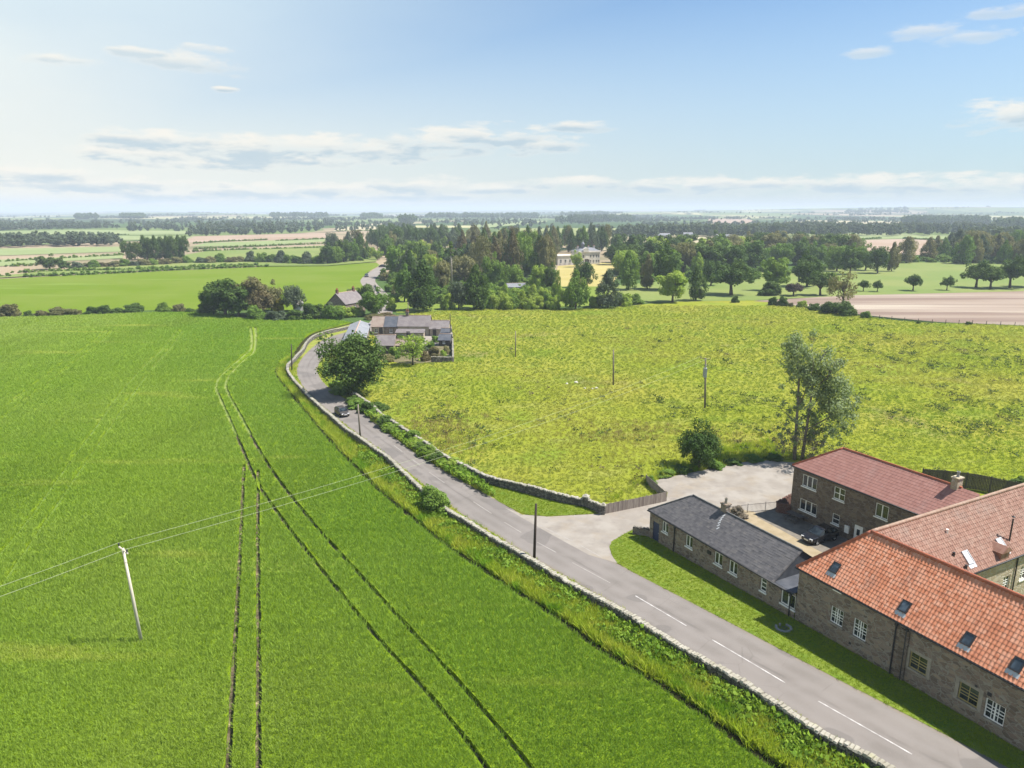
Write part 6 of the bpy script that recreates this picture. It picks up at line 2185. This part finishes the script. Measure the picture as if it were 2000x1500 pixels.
# ---------------------------------------------------------------- walls and fences
def stone_wall(name, label, line, h, th, seed, cope_len=.26, copem='cope', wallm='drystone', cat='wall', cope_h=.12):
    r = np.random.default_rng(seed)
    Ln = resample(line, .35)
    n = len(Ln)
    t = np.gradient(Ln, axis=0)
    t /= np.linalg.norm(t, axis=1)[:, None]
    nr = np.stack([-t[:, 1], t[:, 0]], 1)
    prof = [(-th * .5, -.35), (-th * .48, .1), (-th * .44, .5), (-th * .38, 1.0), (th * .38, 1.0), (th * .44, .5), (th * .48, .1), (th * .5, -.35)]
    V = []
    hs = h * (1 + .07 * np.sin(np.arange(n) * .21 + seed) + r.normal(scale=.03, size=n))
    for i in range(n):
        z = float(zg(Ln[i, 1]))
        for o_, f in prof:
            j = r.normal(scale=.018)
            V.append((*(Ln[i] + nr[i] * (o_ + j)), z + (f * hs[i] if f > 0 else f)))
    m = len(prof)
    F = []
    for i in range(n - 1):
        for k in range(m - 1):
            a = i * m + k
            F.append((a, a + 1, a + m + 1, a + m))
    o = link(bpy.data.objects.new(name, np_mesh(name, np.array(V), np.array(F), M[wallm])))
    tag(o, label, cat)
    C = resample(line, cope_len)
    mb = MB()
    hz_ = np.interp(np.linspace(0, 1, len(C)), np.linspace(0, 1, n), hs)
    for i in range(len(C) - 1):
        c = (C[i] + C[i + 1]) / 2
        d = C[i + 1] - C[i]
        a = math.atan2(d[1], d[0]) + r.normal(scale=.08)
        l = np.hypot(*d) * r.uniform(.40, .52)
        w = th * r.uniform(.38, .52)
        hh = cope_h * r.uniform(.65, 1.2)
        z = float(zg(c[1])) + hz_[i] - .02
        off = r.normal(scale=.03)
        c = c + np.array([-d[1], d[0]]) / np.hypot(*d) * off
        q = .78
        p = []
        for zz, k in ((0, 1.0), (hh, q)):
            for x, y in ((-l, -w), (l, -w), (l, w), (-l, w)):
                x, y = x * (k if zz else 1) + r.normal(scale=.012), y * k + r.normal(scale=.015)
                p.append((c[0] + x * math.cos(a) - y * math.sin(a), c[1] + x * math.sin(a) + y * math.cos(a), z + zz + r.normal(scale=.012)))
        mb.hexa(p)
    mb.build('coping', M[copem], o)
    return o


stone_wall('stone_wall', 'long dry stone wall with pale coping between the green field and the road', wall_line, .85, .55, 1)
pw = smooth(G([(690, 776), (720, 796), (750, 823), (790, 849), (831, 877), (880, 909), (925, 932), (960, 946), (1010, 959), (1052, 970), (1100, 982), (1142, 990)]))
stone_wall('stone_wall', 'stone wall along the bottom of the pasture ending at the gate pier', pw, .95, .5, 2)
stone_wall('stone_wall', 'short stone wall between the gate pier and the timber fence', smooth(G([(1146, 991), (1160, 997), (1176, 1004)])), 1.0, .45, 3)
stone_wall('stone_wall', 'low stone wall at the left end of the slate roofed cottage', [at(1236, 1043)[:2], (SLATE.C + UU * .1 + NN * .5)], .8, .4, 4, copem='drystone', wallm='rubble')
stone_wall('garden_wall', 'pale garden wall along the right side of the cottage garden', G([(880, 642), (884, 672), (885, 707), (842, 708)]), 1.1, .4, 5)
stone_wall('road_wall', 'pale stone wall on the inner side of the far road', G([(757, 596), (741, 574), (733, 558)]), .9, .5, 6, .6)
bk = stone_wall('brick_wall', 'low dark red brick wall at the left corner of the red roofed house', [at(1545, 984)[:2], at(1515, 1001)[:2], (RED.C + UU * .3 + NN * .12)], 1.05, .25, 7, .24, 'brick', 'brick')


def pier(px, py, h, w, label):
    b = at(px, py)
    o = empty('gate_pier', b, R(-20))
    tag(o, label, 'pier')
    m = MB()
    m.box(-w / 2, w / 2, -w / 2, w / 2, -.3, h)
    m.build('shaft', M['drystone'], o)
    c = MB()
    c.box(-w / 2 - .07, w / 2 + .07, -w / 2 - .07, w / 2 + .07, h + .002, h + .12)
    c.hexa([(-w / 2, -w / 2, h + .122), (w / 2, -w / 2, h + .122), (w / 2, w / 2, h + .122), (-w / 2, w / 2, h + .122), (-.1, -.1, h + .3), (.1, -.1, h + .3), (.1, .1, h + .3), (-.1, .1, h + .3)])
    c.build('cap', M['cope'], o)


pier(1144, 990, 1.15, .55, 'square stone pier where the pasture wall meets the short wall')
pier(1178, 1005, 1.0, .4, 'stone pier at the left end of the timber fence')


def board_fence(name, label, line, h, m, post_m, bw=.14, seed=3):
    r = np.random.default_rng(seed)
    Ln = resample(line, bw)
    z0 = float(zg(Ln[0, 1]))
    o = empty(name, (Ln[0, 0], Ln[0, 1], z0))
    tag(o, label, 'fence')
    mb = MB()
    for i in range(len(Ln) - 1):
        c = (Ln[i] + Ln[i + 1]) / 2
        d = Ln[i + 1] - Ln[i]
        a = math.atan2(d[1], d[0])
        z = float(zg(c[1]))
        w = np.hypot(*d) * .46
        mb.box(-w, w, -.012 + r.normal(scale=.004), .012, .04, h + r.normal(scale=.015), a, (c[0] - Ln[0, 0], c[1] - Ln[0, 1], z - z0))
    mb.build('boards', M[m], o)
    rl = MB()
    R2 = resample(line, 1.8)
    for i in range(len(R2) - 1):
        for zz in (.3, h - .25):
            a_ = (*(R2[i] - Ln[0]), float(zg(R2[i, 1])) - z0 + zz)
            b_ = (*(R2[i + 1] - Ln[0]), float(zg(R2[i + 1, 1])) - z0 + zz)
            d = Vector(b_) - Vector(a_)
            nn = Vector((-d.y, d.x, 0)).normalized() * .045
            rl.tube([Vector(a_) + nn, Vector(b_) + nn], [.035, .035], 4)
    rl.build('rails', M[m], o)
    for q in R2:
        p = MB()
        p.box(-.05, .05, .05, .15, -.3, h + .05, 0, (q[0] - Ln[0, 0], q[1] - Ln[0, 1], float(zg(q[1])) - z0))
        p.build('post', M[post_m], o)


board_fence('timber_fence', 'weathered close boarded timber fence beside the driveway', G([(1180, 1005), (1240, 993), (1301, 980)]), 1.15, 'woodgrey', 'woodgrey')
board_fence('timber_fence', 'short return of timber fence running back from the driveway corner', G([(1301, 980), (1282, 962), (1262, 945)]), 1.05, 'woodgrey', 'woodgrey', seed=4)
board_fence('timber_fence', 'tall dark timber fence behind the red tiled roof', G([(1800, 946), (1850, 950), (1905, 957), (1955, 968), (2030, 984)]), 1.9, 'wooddark', 'wooddark', seed=5)


def railing(line, h, label):
    Ln = resample(line, .14)
    z0 = float(zg(Ln[0, 1]))
    o = empty('metal_railing', (Ln[0, 0], Ln[0, 1], z0))
    tag(o, label, 'railing')
    mb = MB()
    for q in Ln:
        z = float(zg(q[1])) - z0
        mb.box(-.008, .008, -.008, .008, .05, h, 0, (q[0] - Ln[0, 0], q[1] - Ln[0, 1], z))
    mb.build('bars', M['blackmetal'], o)
    r = MB()
    for zz in (.12, h - .06):
        r.tube([(*(q - Ln[0]), float(zg(q[1])) - z0 + zz) for q in Ln[::6]], .016, 5)
    r.build('rails', M['blackmetal'], o)
    for q in Ln[::14]:
        p = MB()
        p.box(-.025, .025, -.025, .025, -.2, h + .08, 0, (q[0] - Ln[0, 0], q[1] - Ln[0, 1], float(zg(q[1])) - z0))
        p.build('post', M['blackmetal'], o)


railing(G([(1425, 1006), (1470, 1001), (1514, 997)]), 1.0, 'thin black metal railing between the parking area and the courtyard')


def wire_fence(name, label, px, h=1.1, sp=3.0):
    Ln = resample(smooth(G(px)), sp)
    z0 = float(zg(Ln[0, 1]))
    o = empty(name, (Ln[0, 0], Ln[0, 1], z0))
    tag(o, label, 'fence')
    w = MB()
    for zz in (.4, .75, 1.05):
        w.tube([(*(q - Ln[0]), float(zg(q[1])) - z0 + zz) for q in Ln], .012, 4)
    w.build('strands', M['wire'], o)
    for q in Ln[:100]:
        p = MB()
        p.tube([(q[0] - Ln[0, 0], q[1] - Ln[0, 1], float(zg(q[1])) - z0 - .2), (q[0] - Ln[0, 0], q[1] - Ln[0, 1], float(zg(q[1])) - z0 + h + rng.normal() * .05)], [.09, .07], 6)
        p.build('post', M['wooddark'], o)


wire_fence('post_and_wire_fence', 'post and wire fence between the pasture and the bare soil field', [(1500, 596), (1600, 608), (1700, 621), (1800, 631), (1900, 634), (2010, 638)], 1.2, 3.2)


# ---------------------------------------------------------------- poles and wires
def pole(name, label, px, py, tx, ty, rad, m, arm=None, extra=None):
    b = at(px, py)
    h = height_to(b, ty)
    top = np.array([0, 0, CH]) + ray(tx, ty) * (b[1] / ray(tx, ty)[1])
    lean = top - b
    o = empty(name, b)
    tag(o, label, 'pole')
    mb = MB()
    mb.tube([(0, 0, -.4), tuple(lean * .5), tuple(lean)], [rad * 1.15, rad, rad * .8], 10)
    mb.build('shaft', M[m], o, True)
    ends = []
    if arm:
        a, ln = arm
        d = Vector((math.cos(a), math.sin(a), 0))
        c = Vector(lean) - Vector((0, 0, .12))
        ab = MB()
        ab.tube([c - d * ln / 2, c + d * ln / 2], [.06, .06], 6)
        ar = ab.build('crossarm', M[m], o)
        for s in (-.46, .46):
            ib = MB()
            q = c + d * ln * s
            ib.lathe([(.03, .04), (.03, .12), (.07, .13), (.05, .19), (.075, .20), (.05, .27), (.02, .30)], 8, tuple(q))
            ib.build('insulator', M['blackmetal'], ar)
            ends.append(Vector(b) + q + Vector((0, 0, .3)))
    return o, Vector(b), Vector(b) + Vector(lean), ends


wa = at(278, 1258)
wb = at(1377, 797)
wdir = math.atan2(wb[1] - wa[1], wb[0] - wa[0])
p1, b1, t1, e1 = pole('power_pole', 'pale leaning timber power pole standing in the green crop field', 278, 1260, 240, 1071, .105, 'polepale', (wdir + R(90), 1.5))
p2, b2, t2, e2 = pole('transformer_pole', 'timber pole with a grey transformer box in the pasture', 1377, 797, 1378, 699, .15, 'polewood', (wdir + R(90), 1.7))
tb = MB()
zt = (t2 - b2).z
tb.box(-.55, -.15, -.35, .35, zt * .62, zt * .80)
tb.lathe([(.06, zt * .80), (.06, zt * .84), (.09, zt * .845), (.05, zt * .88)], 8, (-.35, -.18, 0))
tb.lathe([(.06, zt * .80), (.06, zt * .84), (.09, zt * .845), (.05, zt * .88)], 8, (-.35, .18, 0))
tr_ = tb.build('transformer', M['greysteel'], p2)
tf = MB()
for k in range(6):
    tf.box(-.64, -.553, -.3 + k * .1, -.26 + k * .1, zt * .64, zt * .78)
tf.build('cooling_fins', M['greysteel'], tr_)
pole('telegraph_pole', 'dark telegraph pole behind the road wall opposite the driveway', 1043, 1100, 1047, 984, .12, 'poledark')
pole('telegraph_pole', 'thin pole standing beside the road just in front of the grey car', 704, 856, 699, 790, .12, 'polewood')
pole('telegraph_pole', 'pole at the outer side of the road bend on the field edge', 570, 724, 569, 672, .11, 'poledark')
pole('telegraph_pole', 'pole beside the road before the round dark tree', 634, 684, 634, 652, .10, 'polewood')
pole('telegraph_pole', 'lone slender pole in the upper left of the pasture', 1007, 697, 1007, 646, .11, 'polewood')
pole('telegraph_pole', 'lone brown pole in the middle of the pasture', 1198, 752, 1198, 683, .14, 'polewood')
pole('telegraph_pole', 'dark pole at the right corner of the cottage garden', 880, 664, 879, 612, .10, 'poledark')
pole('telegraph_pole', 'thin pole behind the cottage row at the top of the pasture', 797, 622, 797, 590, .10, 'polewood')


def dead_trunk():
    b = at(882, 566)
    h = height_to(b, 470)
    o = empty('dead_tree', b)
    tag(o, 'bare dead trunk with a dark leafy top rising from the wood', 'tree')
    m = MB()
    m.tube([(0, 0, -.3), (.1, 0, h * .5), (0, 0, h * .97)], [.45, .32, .18], 8)
    r = np.random.default_rng(3)
    for k in range(14):
        z = h * r.uniform(.3, .9)
        a = r.uniform(0, 6.28)
        m.tube([(0, 0, z), (1.3 * math.cos(a), 1.3 * math.sin(a), z + .5)], [.07, .02], 5)
    m.build('trunk', M['barkpale'], o, True)
    V, F = leaves([(0, 0, h * f) for f in (.72, .8, .88, .95)], [1.0, 1.0, .9, .8], [90] * 4, .3, r, .2, .3)
    link(bpy.data.objects.new('crown', np_mesh('crown', V, F, M['l_dark'])), o)


dead_trunk()


def wires():
    d = (t1 - t2).normalized()
    for i, lb in ((0, 'far thin wire of the pair strung over the field to the pale pole'), (1, 'near thin wire of the pair strung over the field to the pale pole')):
        a, b = e1[i], e2[i]
        mb = MB()
        pts = []
        n = 40
        for k in range(n + 1):
            f = k / n
            p = a.lerp(b, f)
            p.z -= 4 * 1.3 * f * (1 - f)
            pts.append(p)
        mb.tube(pts, .011, 5)
        c = a + Vector((d.x, d.y, 0)) * 45
        c.z = a.z + .2
        pts = []
        for k in range(n + 1):
            f = k / n
            p = a.lerp(c, f)
            p.z -= 4 * .7 * f * (1 - f)
            pts.append(p)
        mb.tube(pts, .011, 5)
        o = mb.build('power_wire', M['wire'])
        tag(o, lb, 'wire', 'power wires over the field')


wires()


# ---------------------------------------------------------------- road markings
def dashes():
    c = (np.array(resample(road_left, 1.0)))
    segs = [((1598, 1371), (1781, 1475)), ((1391, 1251), (1533, 1335)), ((1241, 1165), (1341, 1224)), ((1118, 1100), (1192, 1140)), ((1049, 1060), (1086, 1080)), ((985, 1021), (1018, 1041)), ((925, 981), (960, 1004)), ((838, 923), (868, 944)), ((806, 899), (820, 909)), ((770, 871), (786, 883)), ((1052, 1026), (1118, 1058)), ((1128, 1063), (1176, 1090))]
    for a, b in segs:
        p, q = at(*a), at(*b)
        n = max(2, int(np.hypot(*(q - p)[:2]) / .5))
        ln = [tuple(p[:2] + (q - p)[:2] * k / n) for k in range(n + 1)]
        w = .10
        o = sheet('road_marking', [ribbon(ln, w)], .0655, M['whiteline' if a[0] > 1200 else 'faintline'])


dashes()


# ---------------------------------------------------------------- cars
def car_parts(paint):
    """a small hatchback, x forward, wheels on z = 0"""
    st = [(-2.02, .42, .78, .62), (-1.95, .30, .92, .76), (-1.5, .22, .98, .84), (-.6, .20, .98, .86), (.5, .20, .95, .86), (1.2, .22, .88, .84), (1.8, .28, .78, .76), (2.02, .36, .66, .60)]
    mb = MB()
    rings = []
    for x, z0, z1, hw in st:
        b = len(mb.v)
        zc = (z0 + z1) / 2
        for y, z in ((-hw * .9, z0), (hw * .9, z0), (hw, z0 + .12), (hw * 1.0, zc + .08), (hw * .93, z1 - .03), (hw * .8, z1), (-hw * .8, z1), (-hw * .93, z1 - .03), (-hw, zc + .08), (-hw, z0 + .12)):
            mb.v.append((x, y, z))
        rings.append(b)
    n = 10
    for a, b in zip(rings, rings[1:]):
        for k in range(n):
            mb.f.append((a + k, a + (k + 1) % n, b + (k + 1) % n, b + k))
    mb.f.append(tuple(rings[0] + k for k in reversed(range(n))))
    mb.f.append(tuple(rings[-1] + k for k in range(n)))
    # roof and pillars
    mb.hexa([(-1.25, -.60, 1.40), (.25, -.60, 1.40), (.25, .60, 1.40), (-1.25, .60, 1.40), (-1.1, -.52, 1.47), (.1, -.52, 1.47), (.1, .52, 1.47), (-1.1, .52, 1.47)])
    for s in (-1, 1):
        for (x0, x1) in ((1.02, .27), (-.35, -.35), (-1.85, -1.22)):
            mb.tube([(x0, s * .76, .93), (x1, s * .58, 1.41)], [.05, .05], 5)
    body = mb.mesh('body', paint)
    g = MB()
    g.hexa([(-1.78, -.72, .95), (.98, -.72, .92), (.98, .72, .92), (-1.78, .72, .95), (-1.22, -.57, 1.395), (.24, -.57, 1.395), (.24, .57, 1.395), (-1.22, .57, 1.395)])
    glass = g.mesh('window_glass', M['glass'])
    w = MB()
    prof = [(.19, -.09), (.29, -.10), (.315, -.06), (.315, .06), (.29, .10), (.19, .09)]
    rings = []
    for r_, y in prof:
        b = len(w.v)
        for k in range(16):
            a = 2 * math.pi * k / 16
            w.v.append((r_ * math.cos(a), y, r_ * math.sin(a)))
        rings.append(b)
    for a, b in zip(rings, rings[1:]):
        for k in range(16):
            w.f.append((a + k, a + (k + 1) % 16, b + (k + 1) % 16, b + k))
    tyre = w.mesh('tyre', M['rubber'])
    q = MB()
    for k in range(5):
        a = 2 * math.pi * k / 5
        ro = [(.19, -.22), (.19, .22), (.03, .8), (.03, -.8)]
        q.hexa([(rr * math.cos(a + da), y, rr * math.sin(a + da)) for y in (-.08, .08) for rr, da in ro])
    rim = q.mesh('rim', M['greysteel'])
    h = MB()
    h.hexa([(-.06, -.16, -.06), (.04, -.16, -.06), (.0, .16, -.06), (-.1, .16, -.06), (-.1, -.16, .07), (.0, -.16, .07), (-.06, .16, .07), (-.14, .16, .07)])
    lampm = h.mesh('headlight', M['lamp'])
    pl = MB()
    pl.box(-.01, .01, -.26, .26, -.06, .06)
    plate = pl.mesh('number_plate', M['whiteframe'])
    return body, glass, tyre, rim, lampm, plate


def car(parts, px, py, ang, label, group=None, scale=1.0, plate=True):
    body, glass, tyre, rim, lampm, platem = parts
    b = at(px, py)
    o = empty('parked_car' if group is None and 'parked' in label else 'car', (b[0], b[1], b[2] + .07), ang)
    tag(o, label, 'car', group)
    o.scale = (scale,) * 3
    link(bpy.data.objects.new('body', body), o)
    link(bpy.data.objects.new('window_glass', glass), o)
    for x in (-1.28, 1.28):
        for y in (-.76, .76):
            w = link(bpy.data.objects.new('wheel', tyre), o)
            w.location = (x, y, .315)
            link(bpy.data.objects.new('rim', rim), w)
    for y in (-.52, .52):
        h = link(bpy.data.objects.new('headlight', lampm), o)
        h.location = (2.0, y, .66)
    if plate:
        for x in (2.045, -2.045):
            p = link(bpy.data.objects.new('number_plate', platem), o)
            p.location = (x, 0, .52)
    return o


cp = car_parts(M['carpaint'])
rd = at(720, 842) - at(668, 806)
car(cp, 668, 811, math.atan2(rd[1], rd[0]), 'grey car driving towards the junction on the country road', None, .86)
cb_ = car_parts(M['carblack'])
car(cb_, 1600, 1056, R(207.5), 'black parked car in the shaded courtyard by the house door', None, .92)
fd = at(722, 545) - at(717, 537)
car(cb_, 716, 541, math.atan2(fd[1], fd[0]), 'tiny dark car on the left side of the far winding road')
car(cb_, 746, 522, R(200), 'tiny dark car at the far end of the winding road by the wood')


# ---------------------------------------------------------------- small things
def picnic_table():
    b = at(1552, 1018)
    o = empty('picnic_table', (b[0], b[1], b[2] + .07), ANG)
    tag(o, 'dark timber picnic table in the shade against the red roofed house', 'table')
    t = MB()
    for k in range(5):
        t.box(-.9, .9, -.38 + k * .155, -.24 + k * .155, .70, .74)
    t.build('tabletop', M['wooddark'], o)
    for y in (-.75, .75):
        s = MB()
        s.box(-.9, .9, y - .13, y + .13, .42, .46)
        s.build('seat', M['wooddark'], o)
    for x in (-.6, .6):
        l = MB()
        l.tube([(x, -.3, .69), (x, -.72, 0)], .045, 5)
        l.tube([(x, .3, .69), (x, .72, 0)], .045, 5)
        l.tube([(x, -.85, .39), (x, .85, .39)], .04, 5)
        l.build('leg', M['wooddark'], o)


picnic_table()


def ring():
    b = at(1530, 1229)
    o = empty('stone_ring', (b[0], b[1], b[2] + .07))
    tag(o, 'pale broken stone ring lying on the shaded lawn by the barn', 'stone ring')
    m = MB()
    r = np.random.default_rng(2)
    for k in range(15):
        a = R(150) + k * R(18)
        if k == 9:
            continue
        c = (.52 * math.cos(a), .52 * math.sin(a), 0)
        m.box(-.075, .075, -.08, .08, -.03, .10 + r.uniform(0, .05), a + r.normal(scale=.1), c)
    m.build('kerb_stones', M['concrete'], o)
    c = MB()
    c.lathe([(.0, .02), (.30, .02), (.32, .0), (.32, -.03)], 14)
    c.build('cover', M['lead'], o)
    p = MB()
    p.box(-.07, .07, -.05, .05, 0, .22, .4, (-.15, .32, 0))
    p.build('marker_stone', M['concrete'], o)


ring()


def boulder(px, py, s, m, label, seed):
    r = np.random.default_rng(seed)
    b = at(px, py)
    m_ = MB()
    m_.lathe([(.02, -.1), (.9, -.1), (1.0, .25), (.75, .6), (.35, .78), (.01, .8)], 9)
    V = [tuple(np.array(v) * s * (1 + r.normal(scale=.09, size=3))) for v in m_.v]
    m_.v = V
    o = m_.build('boulder', M[m], None, True)
    o.location = b
    tag(o, label, 'stone')


boulder(1107, 750, .28, 'stonepale', 'pale stone at the left end of the scatter in the pasture', 1)
boulder(1125, 748, .42, 'stonepale', 'larger buff stone second from the left in the pasture scatter', 2)
boulder(1142, 759, .26, 'stonepale', 'small pale stone left of the touching pair in the pasture', 3)
boulder(1157, 760, .26, 'stonepale', 'left stone of the touching pair in the pasture', 4)
boulder(1165, 759, .34, 'stonepale', 'whitest stone at the right end of the scatter in the pasture', 5)

# ---------------------------------------------------------------- air
def haze():
    mb = MB()
    mb.box(-21000, 21000, -120, 15600, -60, 74)
    m = bpy.data.materials.new('haze_air')
    m.use_nodes = True
    t = NT(m.node_tree)
    v = t.n('ShaderNodeVolumePrincipled')
    v.inputs['Color'].default_value = (.78, .88, 1.0, 1)
    v.inputs['Density'].default_value = 2.0e-4
    v.inputs['Anisotropy'].default_value = 0.0
    o = t.n('ShaderNodeOutputMaterial')
    t.t.links.new(v.outputs[0], o.inputs['Volume'])
    ob = mb.build('haze', m)
    tag(ob, kind='stuff')


haze()
